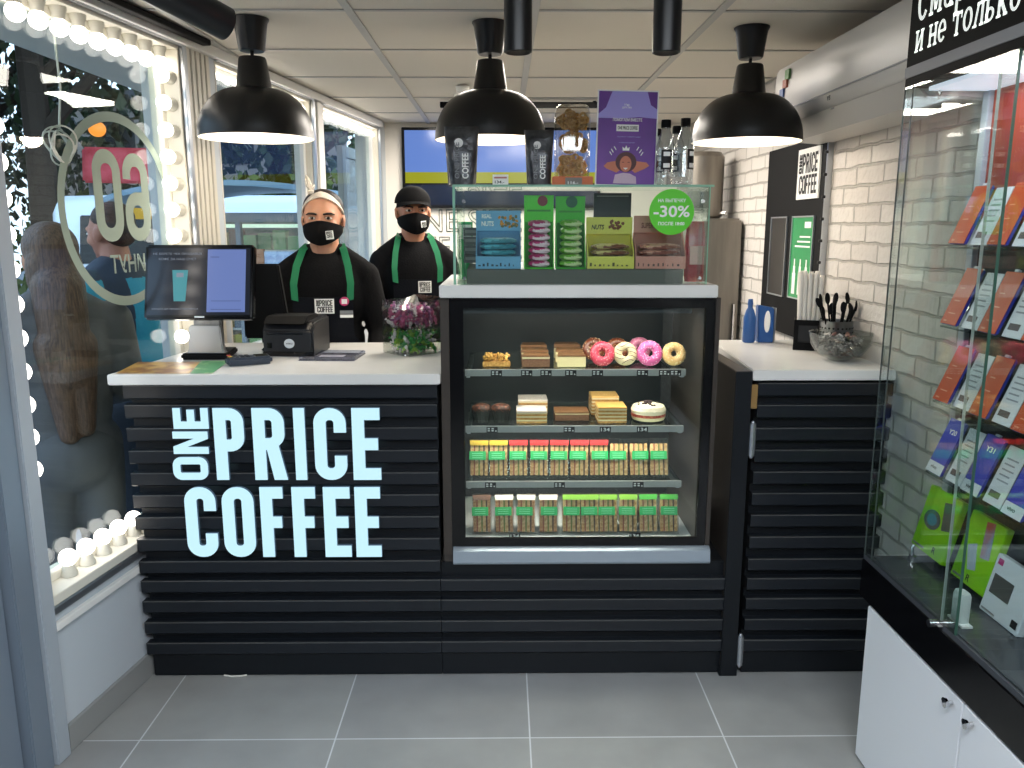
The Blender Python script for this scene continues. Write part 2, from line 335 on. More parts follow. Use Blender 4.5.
mb = MB(WM); mb.box(-.03, a-.108, .45, -.012, a-.095, 2.06); mb.box(-.03, a-.108, .13, -.012, a-.095, .33); struct(mb.build('edge_strip', M['alu'], root))
struct(MB().box(-1.9, -1.35, 0, 1.45, -1.2, 2.25).build('added_wall_front', mat('added_wall_dark', '47494c', .6)))  # unseen dark wall, added so the glass does not reflect open sky
mb = MB(WM); mb.box(-.16, WS(-1.2), 0, 0, d1-.002, 2.25); struct(mb.build('added_wall_left_end', mat('added_wall_dark', '47494c', .6)))  # unseen wall section, added to keep sky light out beside the door
# right and back wall
struct(MB().box(1.285, -1.2, 0, 1.45, 5.75, 2.25).build('wall_right', BRICK))
struct(MB().box(-.95, 5.74, 0, 1.45, 5.9, 2.25).build('wall_back', mat('back_wall_paint', 'e4dfd6', .55)))
mb = MB()
for i, (s, z) in enumerate((('ONE SIZE', 1.52), ('ONE PRICE', 1.27), ('ONE SIZE', 1.02))):
    pass
# outlined lettering printed on the back wall
for i, z in enumerate((1.60, 1.415, 1.23)):
    t = text(('ONE SIZE', 'ONE PRICE', 'ONE SIZE')[i], 'wall_lettering', mat('green_outline', '4c7a62', .6), None, (-.30, 5.735, z), (1, 0, 0), (0, 0, 1), .155, .86, outline=.012)
    tag(t, ('green outlined capital letters on the back wall under the screen', 'green outlined capital letters on the back wall, second row below the screen', 'green outlined capital letters on the back wall, lowest row')[i], 'wall lettering', 'rows of wall lettering')
# ================================================================== COUNTER
TOPS = [1.045, .981, .903, .826, .749, .672, .595, .517, .437, .366, .292, .214, .136]
def slat_cabinet(name, label, x0, x1, ztop, tops, yb, left_out=0):
    r = thing(name, label, 'counter', ((x0+x1)/2, 2.9, 0), group='slatted counter units')
    MB().box(x0, 2.632, .01, x1, yb, ztop).build('body', M['black'], r, bevel=.001)
    mb = MB()
    for z in tops:   # each lath: front face, thin top lip, chamfered underside
        mb.prism([(2.6, z), (2.6, z-.04), (2.606, z-.046), (2.632, z-.046), (2.632, z)], x0-left_out, x1-.001, 'x')
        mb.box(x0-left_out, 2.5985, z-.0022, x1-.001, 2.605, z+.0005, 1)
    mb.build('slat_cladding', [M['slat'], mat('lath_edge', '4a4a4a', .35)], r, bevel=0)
    MB().box(x0, 2.618, .004, x1, 2.632, .088).build('plinth', M['black'], r, bevel=.002)
    return r
slat_cabinet('service_counter', 'black slatted counter unit under the worktop with the till, bearing the illuminated sign', -1.228, -.2165, 1.053, TOPS, 3.25, .011)
slat_cabinet('service_counter', 'low black slatted counter unit directly beneath the pastry display case', -.2155, .768, .418, [z for z in TOPS if z < .42], 3.2)
slat_cabinet('service_counter', 'black slatted counter unit beside the open gate under the bowl of sachets', .838, 1.284, 1.060, [1.050, .976, .898, .823, .747, .672, .595, .517, .437, .366, .292, .214, .136], 3.3)
tag(MB().prism([(-1.272, 2.568), (-.204, 2.568), (-.204, 3.31), (-1.150, 3.31), (-1.183, 3.13), (-1.20, 3.12)], 1.0535, 1.088).build('worktop', M['whitelam'], bevel=.003),
    'white worktop carrying the till monitor and receipt printer', 'worktop', 'white worktops')
tag(MB().prism([(.815, 2.59), (1.284, 2.59), (1.284, 3.33), (.86, 3.33)], 1.0605, 1.094).build('worktop', M['whitelam'], bevel=.003),
    'white worktop by the brick wall carrying the bowl and the straws', 'worktop', 'white worktops')
tag(MB().box(-.204, 2.588, 1.331, .687, 3.2, 1.371).build('worktop', M['whitelam'], bevel=.003),
    'raised white worktop on top of the pastry display case', 'worktop', 'white worktops')
# gate
g = thing('counter_gate', 'narrow black counter gate standing open between display case and side counter', 'gate', (.8, 2.86, 0))
MB().box(.762, 2.6, .012, .812, 3.12, 1.089).build('panel', [M['brown']], g, bevel=.002)
MB().box(.760, 2.592, .012, .814, 2.602, 1.090).build('edge_board', M['black'], g, bevel=.002)
MB().box(.757, 2.598, .0, .82, 2.66, .03).build('foot', M['black'], g, bevel=.002)
for z in (.86, .10):
    h = MB(); h.cone((.825, 2.596, z-.055), (.825, 2.596, z+.055), .0105, n=12); h.box(.82, 2.6, z-.05, .838, 2.61, z+.05); h.ball((.825, 2.596, z+.058), .007, 8, 6); h.ball((.825, 2.596, z-.058), .007, 8, 6)
    h.build('hinge', M['alu'], g)
MB().box(.815, 2.60, .965, .836, 2.61, 1.045).build('edge_block', mat('raw_wood', '8a6b3c', .6), g)
# illuminated sign
SIGN = mat('sign_face', '5a6268', .4, emit='bfe9f6', es=.95)
SIDE = mat('sign_side', '2a3238', .4, emit='9fd0ff', es=.12)
r = thing('illuminated_sign', 'glowing white letters reading ONE PRICE COFFEE on the black slats', 'sign', (-.68, 2.6, .75))
def sgn_pt(px, py): return at(px, py, Y=2.585)
for (ch, x0, y0, x1, y1, rot) in LOGO:
    a, b = sgn_pt(x0, y0), sgn_pt(x1, y1); a.x = sgn_pt(x0, y1).x; b.x = sgn_pt(x1, y0).x; w, h = b.x-a.x, b.z-a.z; t = .0405
    gl = glyph(ch, w, h, t) if not rot else [[(w-y, x) for x, y in p] for p in glyph(ch, h, w, t*.62)]
    me = glyph_mesh([gl]); off = wloc(r)
    for v in me.vertices: v.co = Vector((a.x+v.co.x, 2.585, a.z+v.co.y))-off
    bm = bmesh.new(); bm.from_mesh(me); bmesh.ops.remove_doubles(bm, verts=bm.verts, dist=1e-5)
    bmesh.ops.recalc_face_normals(bm, faces=bm.faces)
    ret = bmesh.ops.extrude_face_region(bm, geom=bm.faces[:]); vs = [e for e in ret['geom'] if isinstance(e, bmesh.types.BMVert)]
    front = [f for f in bm.faces]
    for v in vs: v.co.y += .012
    bmesh.ops.recalc_face_normals(bm, faces=bm.faces); bm.to_mesh(me); bm.free()
    me.materials.clear(); me.materials.append(SIGN); me.materials.append(SIDE)
    for p in me.polygons: p.material_index = 0 if abs(p.normal.y) > .7 else 1
    o = bpy.data.objects.new('letter', me); C.objects.link(o); o.parent = r
# ================================================================== PASTRY CASE
pc = thing('display_case', 'black glass-fronted pastry display case with four lit shelves between the counters', 'display case', (.25, 2.9, .42))
X0, X1 = -.176, .705; Z0, Z1 = .42, 1.33
CASEIN = mat('case_inside', '1a2024', .4)
mb = MB(); mb.box(-.204, 2.63, Z0, -.168, 3.18, Z1-.001).build('side_panel', M['brown'], pc, bevel=.001)
mb = MB(); mb.box(.66, 2.642, Z0, .706, 3.18, Z1-.001).build('side_panel', M['brown'], pc, bevel=.001)
mb = MB(); mb.box(.6915, 2.62, Z0+.06, .706, 2.6395, Z1-.001).build('front_post', M['brown'], pc, bevel=.001)
mb = MB(); mb.box(-.204, 2.615, Z0+.03, -.176, 2.635, Z1-.001).build('front_post', M['brown'], pc, bevel=.001)
MB().box(-.168, 3.13, Z0+.001, .66, 3.16, Z1-.002).build('back_panel', CASEIN, pc)
MB().box(-.168, 2.66, Z1-.03, .66, 3.13, Z1-.002).build('top_panel', M['darkgrey'], pc)
MB().box(-.168, 2.65, Z0+.002, .66, 3.13, .485).build('base_tray', mat('case_floor', 'c9cbca', .3), pc)
# black framed front glass
mb = MB(); fx0, fx1, fz0, fz1 = -.176, .690, .478, 1.325; a = .046
mb.box(fx0, 2.622, fz0, fx0+a, 2.634, fz1); mb.box(fx1-a+.018, 2.622, fz0, fx1, 2.634, fz1); mb.box(fx0+a, 2.622, fz0, fx1-a+.018, 2.634, fz0+.03); mb.box(fx0+a, 2.622, fz1-.03, fx1-a+.018, 2.634, fz1)
fr = mb.build('glass_frame', M['gloss'], pc, bevel=.001)
GLASSC = clear('case_glass', 'f1f6f4', .045)
MB().box(fx0+.02, 2.636, fz0+.01, fx1-.02, 2.641, fz1-.01).build('front_glass', GLASSC, pc)
mb = MB(); mb.prism([(2.6, .422), (2.596, .43), (2.602, .468), (2.618, .478), (2.64, .478), (2.64, .422)], -.172, .706, 'x'); mb.build('bottom_rail', mat('rail_silver', 'a7b2bc', .35, .6), pc, bevel=.001)
MB().box(-.13, 2.65, 1.275, .62, 2.662, 1.30).build('head_rail', M['darkgrey'], pc)
SHZ = [1.078, .881, .683]
LED = mat('led_strip', 'ffffff', .5, emit='fff4e4', es=14)
for i, z in enumerate(SHZ):
    s = MB().box(-.128, 2.71, z-.004, .618, 3.09, z+.002).build('shelf', clear('shelf_glass', 'cfdad6', .06), pc)
    MB().box(-.13, 2.7, z-.021, .62, 2.709, z+.002).build('price_rail', mat('rail_grey', 'a9aaa8', .4, .3), s, bevel=.001)
    MB().box(-.12, 2.712, z-.014, .61, 2.724, z-.008).build('light_strip', LED, s)
    for x in (-.126, .606): MB().box(x, 2.72, z-.03, x+.012, 3.08, z-.005).build('bracket', M['alu'], s)
MB().box(-.12, 2.668, 1.292, .61, 2.68, 1.299).build('light_strip', mat('led_top', 'ffffff', .5, emit='fff4e4', es=5), pc)
def tagcard(x, z, s, grp, lab, y=2.695, w=.038, h=.02):
    t = thing('price_tag', lab, 'price tag', (x, y, z), group=grp)
    MB().box(x-w/2, y, z-h/2, x+w/2, y+.0012, z+h/2).build('card', mat('tag_black', '17171a', .5), t)
    text(s, 'print', M['paper'], t, (x, y-.0004, z), (1, 0, 0), (0, 0, 1), h*.62, w*.8, bold=.02)
for r_, (z, xs) in enumerate(((1.068, (495, 528, 549, 576, 605, 654, 678, 690)), (.871, (490, 575, 615, 656)), (.673, (488, 565, 653)), (.50, (515, 649)))):
    nm = ('top', 'second', 'third', 'bottom')[r_]
    for k, px in enumerate(xs):
        p = at(px, 0, Y=2.695); tagcard(p.x, z, '134' if r_ in (1, 3) and k > 1 or r_ == 3 else '= = -', 'price tags in the pastry case', 'small black price tag on the %s shelf edge, %s from the left' % (nm, ORD[k]), y=2.695 if r_ < 3 else 2.66)
# ---- pastries
DOUGH = mat('donut_dough', 'b9824a', .6)
def donut(x, z, R, icing, lab, y=2.76, tilt=72, stripes=None, spr='e8c8a0'):
    t = thing('donut', lab, 'donut', (x, y, z), group='iced donuts on the top shelf', rot=(math.radians(tilt), 0, 0))
    q = R*.64; rr = R*.36
    MB().torus((0, 0, 0), q, rr, 32, 14).build('dough', DOUGH, t, local=True)
    mb = MB(); mb.torus((0, 0, .0012), q, rr+.0012, 40, 14, 0, math.radians(-12), math.radians(192)); o = mb.build('icing', icing, t, local=True)
    rng = random.Random(int(x*1e4)); mb = MB()
    if stripes is None:
        for k in range(90):
            a = rng.uniform(0, 2*PI); b = rng.uniform(.3, 2.8); d = q+(rr+.0024)*math.cos(b); p = Vector((d*math.cos(a), d*math.sin(a), (rr+.0024)*math.sin(b)))
            mb.ball(p, (.0026, .0012, .0012), 5, 4, R=Euler((0, 0, rng.uniform(0, 3))).to_matrix())
        mb.build('sprinkle_topping', mat('spr_'+spr, spr, .5), t, local=True)
    else:
        for k in range(-2, 3):
            pts = []
            for j in range(25):
                u = -R+2*R*j/24; v = k*R*.36+.15*R*math.sin(u/R*4); d = math.hypot(u, v)
                if q-rr*.9 < d < q+rr*.9: pts.append((u, v, (rr+.0014)*math.sqrt(max(0, 1-((d-q)/rr)**2))+.0008))
                else:
                    if len(pts) > 1: mb.tube(pts, .0013, 5)
                    pts = []
            if len(pts) > 1: mb.tube(pts, .0013, 5)
        mb.build('chocolate_drizzle', mat('choc', '3a1d10', .4), t, local=True)
    return t
SP = {k: mat('icing_'+k, v, .35, coat=.3) for k, v in dict(red='b82e48', white='c9b490', pink='cc5490', yellow='d0a468', brown='6b3119', rose='b0607c').items()}
def dx(px, Y=2.76): return at(px, 228, Y=Y).x
donut(dx(605), 1.124, .042, SP['red'], 'crimson iced donut with pale sprinkles, first from the cheesecake slices', spr='ee9aa0')
donut(dx(628.5), 1.124, .040, SP['white'], 'white iced donut with dark chocolate stripes', stripes=1)
donut(dx(653.5), 1.125, .043, SP['pink'], 'bright pink iced donut with pale sprinkles beside the striped donut', spr='f2c4dd')
donut(dx(678.5), 1.123, .040, SP['yellow'], 'pale yellow iced donut with nut crumbs at the end of the top shelf', spr='f3dfb0')
donut(dx(596, 2.87), 1.124, .040, SP['brown'], 'dark glazed donut standing behind the crimson iced donut', y=2.87)
donut(dx(620, 2.87), 1.124, .040, SP['brown'], 'dark glazed donut standing behind the striped white donut', y=2.87, spr='c08a50')
donut(dx(643, 2.87), 1.125, .041, SP['rose'], 'dusky pink donut standing behind the bright pink donut', y=2.87, spr='caa')  if False else donut(dx(643, 2.87), 1.125, .041, SP['rose'], 'dusky pink donut standing behind the bright pink donut', y=2.87, spr='d9a0b4')
def layers(name, lab, cat, x, y, z, w, d, ly, grp, rz=0, wedge=True):
    t = thing(name, lab, cat, (x, y, z), rz, grp); h = 0
    for nm, th, m in ly:
        a = .0; MB().prism([(-w/2, 0), (w/2, 0), (w*.42, d), (-w*.42, d)] if wedge else [(-w/2, 0), (w/2, 0), (w/2, d), (-w/2, d)], h, h+th).build(nm, m, t, local=True, bevel=.0015); h += th
    return t
CH = mat('choc_sponge', '5b3a28', .8, noise=(200, '6b4834', .4, .6)); CR = mat('cream', 'c9b896', .5); CC = mat('cheesecake', 'c9b58c', .5); CB = mat('cake_top_brown', '7a5538', .4); BIS = mat('biscuit', '96682e', .8, noise=(120, 'b98a4e', .4, .6))
GR = 'cake slices in the pastry case'
for k in range(3):
    layers('cake_slice', ('chocolate sponge cake slice with cream layer at the front of its row', 'chocolate sponge cake slice second in its row behind another', 'chocolate sponge cake slice furthest back in its row')[k], 'cake slice', dx(536.5), 2.74+.1*k, 1.081, .096, .07, [('sponge', .028, CH), ('cream_layer', .007, CR), ('topping', .006+.004*k, CB)], GR)
    layers('cheesecake_slice', ('pale cheesecake slice at the front of its row beside the crimson donut', 'pale cheesecake slice second in its row', 'pale cheesecake slice furthest back in its row')[k], 'cake slice', dx(573), 2.74+.1*k, 1.081, .098, .07, [('cheese_layer', .036, CC), ('topping', .006+.004*k, CB)], GR)
# nut tart
t = thing('nut_tart', 'small tart piled with golden nuts at the end of the top shelf', 'tart', (dx(496), 2.75, 1.081), group=GR)
MB().prism([(-.048, -.0), (.048, 0), (.04, .07), (-.04, .07)], 0, .018).build('pastry_base', BIS, t, local=True, bevel=.002)
mb = MB(); rng = random.Random(3)
for k in range(60): mb.ball((rng.uniform(-.045, .045), rng.uniform(.0, .06), .02+rng.uniform(0, .02)), (.007, .005, .004), 6, 5, R=Euler((rng.random()*3, rng.random()*3, rng.random()*3)).to_matrix())
tag(mb.build('nut_topping', mat('nuts', 'a8702a', .45, noise=(200, 'd0a458', .4, .6)), t, local=True), kind='stuff')
# cupcakes
for k, px in enumerate((480, 500.5)):
    t = thing('cupcake', ('dark chocolate cupcake nearest the case side on the second shelf', 'dark chocolate cupcake next to the layered pastry')[k], 'cupcake', (dx(px), 2.77, 0.884), group='chocolate cupcakes')
    n = 28; MB().ring([[((r*(1+.06*(i % 2)))*math.cos(2*PI*i/n), (r*(1+.06*(i % 2)))*math.sin(2*PI*i/n), z) for i in range(n)] for r, z in ((.024, 0), (.033, .045))]).build('paper_cup', mat('cup_black', '131416', .7), t, local=True, smooth=False)
    mb = MB(); mb.ball((0, 0, .046), (.035, .035, .018), 20, 10)
    for j in range(26):
        a = rng.uniform(0, 6.28); q = rng.uniform(0, .028); mb.ball((q*math.cos(a), q*math.sin(a), .06-.3*q), (.006, .005, .004), 6, 4)
    mb.build('cake_top', mat('cake_top', '2c150d', .6, noise=(120, '6a3a26', .5, .62)), t, local=True)
# layered pastries (napoleon)
def napoleon(px, y, lab, n=5, top='d8cfc4', w=.1):
    ly = []
    for k in range(n): ly += [('pastry_layer', .007, BIS), ('cream_layer', .0055, CR)]
    ly += [('topping', .006, mat('top_'+top, top, .5))]
    return layers('layered_pastry', lab, 'pastry', dx(px), y, 0.884, w, .1, ly, 'layered pastries on the second shelf', wedge=False)
napoleon(532.5, 2.735, 'layered cream pastry with white glaze beside the cupcakes', 3, 'c9bcb4', .105)
napoleon(535, 2.86, 'layered cream pastry behind the white glazed one', 4, 'c9bcb4', .105)
napoleon(616, 2.735, 'golden flaky layered pastry beside the berry cake', 4, 'c99a55', .1)
napoleon(613, 2.86, 'golden flaky layered pastry behind its twin beside the berry cake', 5, 'd3a663', .1)
layers('cake_slice', 'dark sponge cake slice in the middle of the second shelf', 'cake slice', dx(575), 2.77, 0.884, .12, .09, [('sponge', .022, CH), ('cream_layer', .004, CR), ('topping', .006, CB)], GR, wedge=False)
# berry cake
t = thing('berry_cake', 'cream cake with red berry layer and dark berries on top', 'cake', (dx(656), 2.79, 0.884))
MB().lathe((0, 0, 0), [(.0, 0), (.052, 0), (.054, .004)], 28).build('cake_board', M['gloss'], t, local=True)
MB().lathe((0, 0, .004), [(.0, 0), (.056, 0), (.06, .008), (.060, .012)], 28).build('sponge', CR, t, local=True)
MB().lathe((0, 0, .016), [(.0602, 0), (.0615, .005), (.0602, .01), (0, .0101)], 28).build('berry_layer', mat('berry_red', '8e1c1c', .4, noise=(150, 'c06a50', .45, .6)), t, local=True)
MB().lathe((0, 0, .026), [(.060, 0), (.062, .012), (.055, .026), (.03, .033), (0, .034)], 28).build('cream_top', mat('whipped', 'e6d6bb', .5, bump=.6, bscale=120), t, local=True)
mb = MB()
for j in range(22):
    a = rng.uniform(0, 6.28); q = rng.uniform(0, .048); mb.ball((q*math.cos(a), q*math.sin(a), .0635-6*q*q), .0055, 7, 5)
tag(mb.build('berry_topping', mat('dark_berry', '2b1116', .3), t, local=True), kind='stuff')
# ---- sandwich packs
BREAD = mat('bread', 'a87c4a', .75, noise=(90, 'cfa976', .4, .6)); CRUMB = mat('bread_pale', 'c9a878', .75, noise=(90, 'a98350', .4, .6)); HAM = mat('filling_ham', '8a4a34', .6); SAL = mat('filling_salad', '5f6a2c', .6); DK = mat('filling_dark', '4a3020', .6)
PLAS = clear('pack_plastic', 'f6f6f4', .07, .12, k=1.0)
def pack(lab, x, y, z, h, head, bread, grp, w=.068):
    t = thing('sandwich_pack', lab, 'sandwich', (x, y, z), group=grp, rot=(math.radians(-16), 0, random.uniform(-.06, .06)))
    n = 7; cw = (w-.01)/n
    for k in range(n):
        m = (bread, HAM, CRUMB, SAL, CRUMB, DK, bread)[k] if k % 2 == 0 else (HAM, SAL, DK)[k//2]
        nm = 'bread_slice' if k % 2 == 0 else 'filling'; ww = cw*(1.35 if k % 2 == 0 else .62); xx = -w/2+.005+cw*k+(cw-ww)/2
        MB().prism([(0.002, .008), (.002, h-.018), (.06, h*.45)], xx, xx+ww, 'x').build(nm, m if k % 2 else (bread if k in (0, 6) else CRUMB), t, local=True, bevel=.0012)
    mb = MB(); mb.prism([(-.003, 0), (-.003, h), (.005, h), (.068, h*.5), (.06, 0)], -w/2, w/2, 'x'); mb.build('plastic_case', PLAS, t, local=True, bevel=.001)
    lx = random.uniform(-.006, .006); MB().box(-w/2+.004+lx, -.0048, h*.46, w/2-.006+lx, -.0036, h*.46+.03).build('label', mat('pack_green', '1f9a52', .4), t, local=True, bevel=0).__setitem__('label', 'green paper label')
    mb = MB()
    for q in range(3): mb.box(-w/2+.014+lx, -.0054, h*.46+.006+.0075*q, w/2-.016+lx, -.0049, h*.46+.0085+.0075*q)
    mb.build('label_print', mat('pack_mint', '6fc08e', .4), t, local=True)
    if head: MB().box(-w/2+.002, -.0046, h-.024, w/2-.002, -.0036, h-.006).build('header_card', mat('head_'+head, head, .45), t, local=True)
    return t
xs3 = [477, 498, 519, 540.5, 562, 583.5, 604.5, 625.5, 647, 668.5]
hd3 = ['9a8020', '9a8020', 'a81e1e', 'a81e1e', 'a81e1e', 'a81e1e', 'a81e1e', None, None, None]
cn = {'9a8020': 'yellow-topped', 'a81e1e': 'red-topped', None: 'plain-topped', 'd8d0c0': 'white-topped', '6f9a34': 'lime-topped', '3c8a34': 'dark green-topped', '5a4034': 'brown-topped'}
for k, (px, hd) in enumerate(zip(xs3, hd3)):
    pack('%s sandwich pack on the third shelf, %s from the left' % (cn[hd], ORD[k]), dx(px, 2.735), 2.735, .687, .138, hd, BREAD, 'sandwich packs on the third shelf')
xs4 = [480, 504, 527, 551, 576, 596, 616, 637, 659, 681]
hd4 = ['5a4034', 'd8d0c0', 'd8d0c0', 'd8d0c0', '6f9a34', '6f9a34', '6f9a34', '6f9a34', '3c8a34', '3c8a34']
BR2 = mat('brown_bread', '9a6a48', .75, noise=(160, 'b88a60', .4, .6))
for k, (px, hd) in enumerate(zip(xs4, hd4)):
    pack('%s sandwich pack on the bottom shelf, %s from the left' % (cn[hd], ORD[k]), dx(px, 2.70), 2.70, .49, .145, hd, BR2 if k < 4 else BREAD, 'sandwich packs on the bottom shelf')
# ================================================================== CEILING
def pendant(x, y, lab):
    t = thing('pendant_lamp', lab, 'ceiling lamp', (x, y, 2.249), group='black dome pendant lamps')
    MB().lathe((0, 0, 0), [(0, -.0005), (.062, -.0005), (.062, -.004), (.056, -.014), (.044, -.1), (.040, -.106), (0, -.106)], 32).build('ceiling_rose', M['lampblack'], t, local=True)
    MB().cone((0, 0, -.104), (0, 0, -.135), .006, n=10).build('cord', M['rubber'], t, local=True)
    MB().lathe((0, 0, 0), [(.0, -.126), (.043, -.126), (.046, -.131), (.06, -.226), (.062, -.23), (.0, -.231)], 32).build('neck', M['lampblack'], t, local=True)
    prof = [(.062, -.23), (.072, -.233)]+[(.196*math.sin(a), -.228-.160*(1-math.cos(a))*1.0) for a in [math.radians(v) for v in range(26, 91, 6)]]+[(.196, -.393)]
    prof = [(.062, -.229)]+[(.062+(.196-.062)*math.sin(math.radians(a)), -.229-.160*(1-math.cos(math.radians(a)))) for a in range(6, 91, 6)]+[(.197, -.393)]
    MB().lathe((0, 0, 0), prof, 48).build('lamp_shade', M['lampblack'], t, local=True, ang=60)
    inn = [(r-.003, z-.002) for r, z in prof[::-1]]+[(0, -.232)]; inn[0] = (.194, -.393)
    MB().lathe((0, 0, 0), inn, 48, cap=False).build('shade_lining', mat('lamp_white', 'f4efe4', .5), t, local=True, ang=60)
    MB().lathe((0, 0, 0), [(.197, -.393), (.194, -.393)], 48, cap=False).build('rim', M['lampblack'], t, local=True)
    b = MB().ball((0, 0, -.31), (.032, .032, .04), 16, 10).build('bulb', mat('lamp_bulb', 'ffffff', .4, emit='fff0d8', es=8), t, local=True)
    MB().cone((0, 0, -.232), (0, 0, -.275), .018, .014, 12).build('socket', M['paper'], t, local=True)
pendant(-.857, 2.944, 'black dome pendant lamp above the till monitor'); pendant(-.044, 2.99, 'black dome pendant lamp above the coffee bags'); pendant(.885, 3.051, 'black dome pendant lamp above the counter gate')
for x, lab in ((.034, 'black vertical cylinder spotlight by the lamp over the coffee bags'), (.363, 'black vertical cylinder spotlight above the water bottles')):
    t = thing('spotlight', lab, 'spotlight', (x, 1.9, 2.249), group='black cylinder spotlights')
    MB().lathe((0, 0, 0), [(0, -.0), (.031, -.0), (.031, -.317), (.027, -.319), (.026, -.30), (0, -.30)], 32).build('cylinder_body', M['lampblack'], t, local=True)
    MB().lathe((0, 0, 0), [(0, -.299), (.022, -.299), (.02, -.305), (0, -.306)], 20).build('lens', mat('spot_lens', 'd8d4c8', .2, emit='fff0dc', es=2), t, local=True)
p0, p1 = at(128, -28, Y=1.60), at(226, 24, Y=1.76)
t = thing('spotlight', 'black cylinder spotlight tilted beside the window head by the lamp over the till', 'spotlight', p0, group='black cylinder spotlights')
d = (p1-p0).normalized()
MB().lathe(p0, [(0, 0), (.033, 0), (.033, (p1-p0).length), (.029, (p1-p0).length), (.028, (p1-p0).length-.02), (0, (p1-p0).length-.02)], 32, axis=d).build('cylinder_body', M['lampblack'], t)
MB().cone(p0+d*.1+Vector((0, 0, .02)), Vector((p0.x+d.x*.1, p0.y+d.y*.1, 2.249)), .008, n=10).build('stem', M['lampblack'], t)
# track along the window head
mb = MB(WM); mb.box(.035, WS(1.5), 2.222, .07, WS(3.25), 2.2425); tag(mb.build('track_rail', M['matte'], bevel=.002), 'black lighting track on the ceiling along the window head', 'track rail')
mb = MB(WM); mb.box(.0, WS(1.5), 2.205, .03, WS(5.6), 2.2425); struct(mb.build('trim_5', M['white'], bevel=.002))
mb = MB(); mb.box(-.347, 4.69, 2.205, .56, 4.72, 2.235); mb.box(-.3, 4.70, 2.235, -.28, 4.71, 2.2425); mb.box(.5, 4.70, 2.235, .52, 4.71, 2.2425); tag(mb.build('track_rail', M['matte'], bevel=.002), 'black horizontal rail hung under the far ceiling by the screen', 'track rail')
t = thing('security_camera', 'small white security camera on the ceiling in front of the screen', 'camera', (-.20, 4.25, 2.2425))
MB().cone((0, 0, 0), (0, 0, -.03), .035, .03, 20).build('mount', M['paper'], t, local=True); MB().cone((-.03, .01, -.055), (.06, -.05, -.045), .028, .028, 20).build('camera_body', M['paper'], t, local=True); MB().cone((-.03, .01, -.055), (-.034, .013, -.055), .022, .022, 16).build('lens', M['gloss'], t, local=True)
# ---- bulbs round the near window
BULB = mat('globe_bulb', 'ffffff', .4, emit='fff6ea', es=6.0)
SOCK = mat('bulb_socket', 'c9c6ba', .5)
bt = thing('light_bulb', '', 'light bulb', (0, 0, 0), group='globe bulbs round the window')
MB().lathe((0, 0, 0), [(0, 0), (.024, 0), (.024, .008), (.019, .02), (.018, .036), (0, .036)], 20).build('socket', SOCK, bt, local=True)
MB().lathe((0, 0, .034), [(.0, 0)]+[(.0265*math.sin(math.radians(a)), .0235-.0265*math.cos(math.radians(a))) for a in range(30, 181, 12)], 20).build('globe', BULB, bt, local=True, ang=80)
first = [True]
def bulb(pos, axis, lab):
    o = bt if first[0] else copy_tree(bt); first[0] = False
    o.scale = (1, 1, .62) if 'beside the door' in lab else (1, 1, 1); o.location = pos; o.rotation_euler = Vector((0, 0, 1)).rotation_difference(Vector(axis)).to_euler(); o['label'] = lab
R3 = WM.to_3x3()
for k in range(9): bulb(WP(WS(2.375+.0885*k), -.042, HEAD-.012), R3 @ Vector((0, 0, -1)), 'lit white globe bulb on the window head, %s from the door' % ORD[k])
ys = [77, 105, 131, 157, 184, 209, 234, 258, 282, 306, 331]
for k, y in enumerate(ys):
    z = 2.089-.0945*k; bulb(WP(s1-.0125, -.034, z), R3 @ Vector((0, -1, 0)), 'lit white globe bulb on the jamb by the till, %s from the top' % ORD[k])
for k in range(5): bulb(WP(WS(2.347+.0843*k), -.042, SILL+.001), R3 @ Vector((0, 0, 1)), 'lit white globe bulb on the window sill, %s from the door' % ORD[k])
for k in range(14): bulb(WP(s0+.0125, -.036, 2.10-k*.0945), R3 @ Vector((0, 1, 0)), 'lit white globe bulb on the jamb beside the door, %s from the top' % ORD[k])
# glowing tubes at the far window heads, standing in for reflected bulbs
for k, (a, b) in enumerate(((s2+.03, s3-.03), (s4+.03, s5-.03))):
    mb = MB(WM); pts = [(-.022, a+(b-a)*i/24, 2.15+.004*math.sin(i*1.7)) for i in range(25)]; mb.tube(pts, [.008+.006*(i % 2) for i in range(25)], 8)
    tag(mb.build('reflection_tube', mat('reflected_bulb_glow', 'ffffff', .4, emit='fff6ea', es=5)), ('glowing tube standing in for reflected bulbs at the head of the window behind the headband wearer', 'glowing tube standing in for reflected bulbs at the head of the window nearest the back wall')[k], 'light string', 'reflection tubes')
# white cable with a coil hanging in the window
t = thing('hanging_cable', 'thin white cable ending in a coiled loop hanging inside the window', 'cable', WP(-.15, -.09, 1.78))
cp = at(61, 146, W=-.09); tp = at(53, 26, W=-.09)
CAB = mat('cable_white', 'd9d6cc', .5)
MB().tube([tp, tp.lerp(cp, .5)+Vector((.004, .01, 0)), cp+Vector((0, 0, .05))], .0035, 8).build('cable_drop', CAB, t)
mb = MB()
for k in range(6):
    rk = random.Random(k+4); ox, oz, tw, ra, rb = rk.uniform(-.010, .010), rk.uniform(-.010, .010), rk.uniform(-.6, .6), rk.uniform(.042, .062), rk.uniform(.040, .060)
    pts = []
    for i in range(26):
        a = 2*PI*i/26; u, v_ = ra*math.cos(a), rb*math.sin(a); pts.append(cp+WM.to_3x3() @ Vector((.008*math.sin(a*2+k)-.004*k+.01, ox+u*math.cos(tw)-v_*math.sin(tw), oz+u*math.sin(tw)+v_*math.cos(tw))))
    mb.tube(pts, .0026, 6, closed=True)
mb.build('coil', CAB, t)
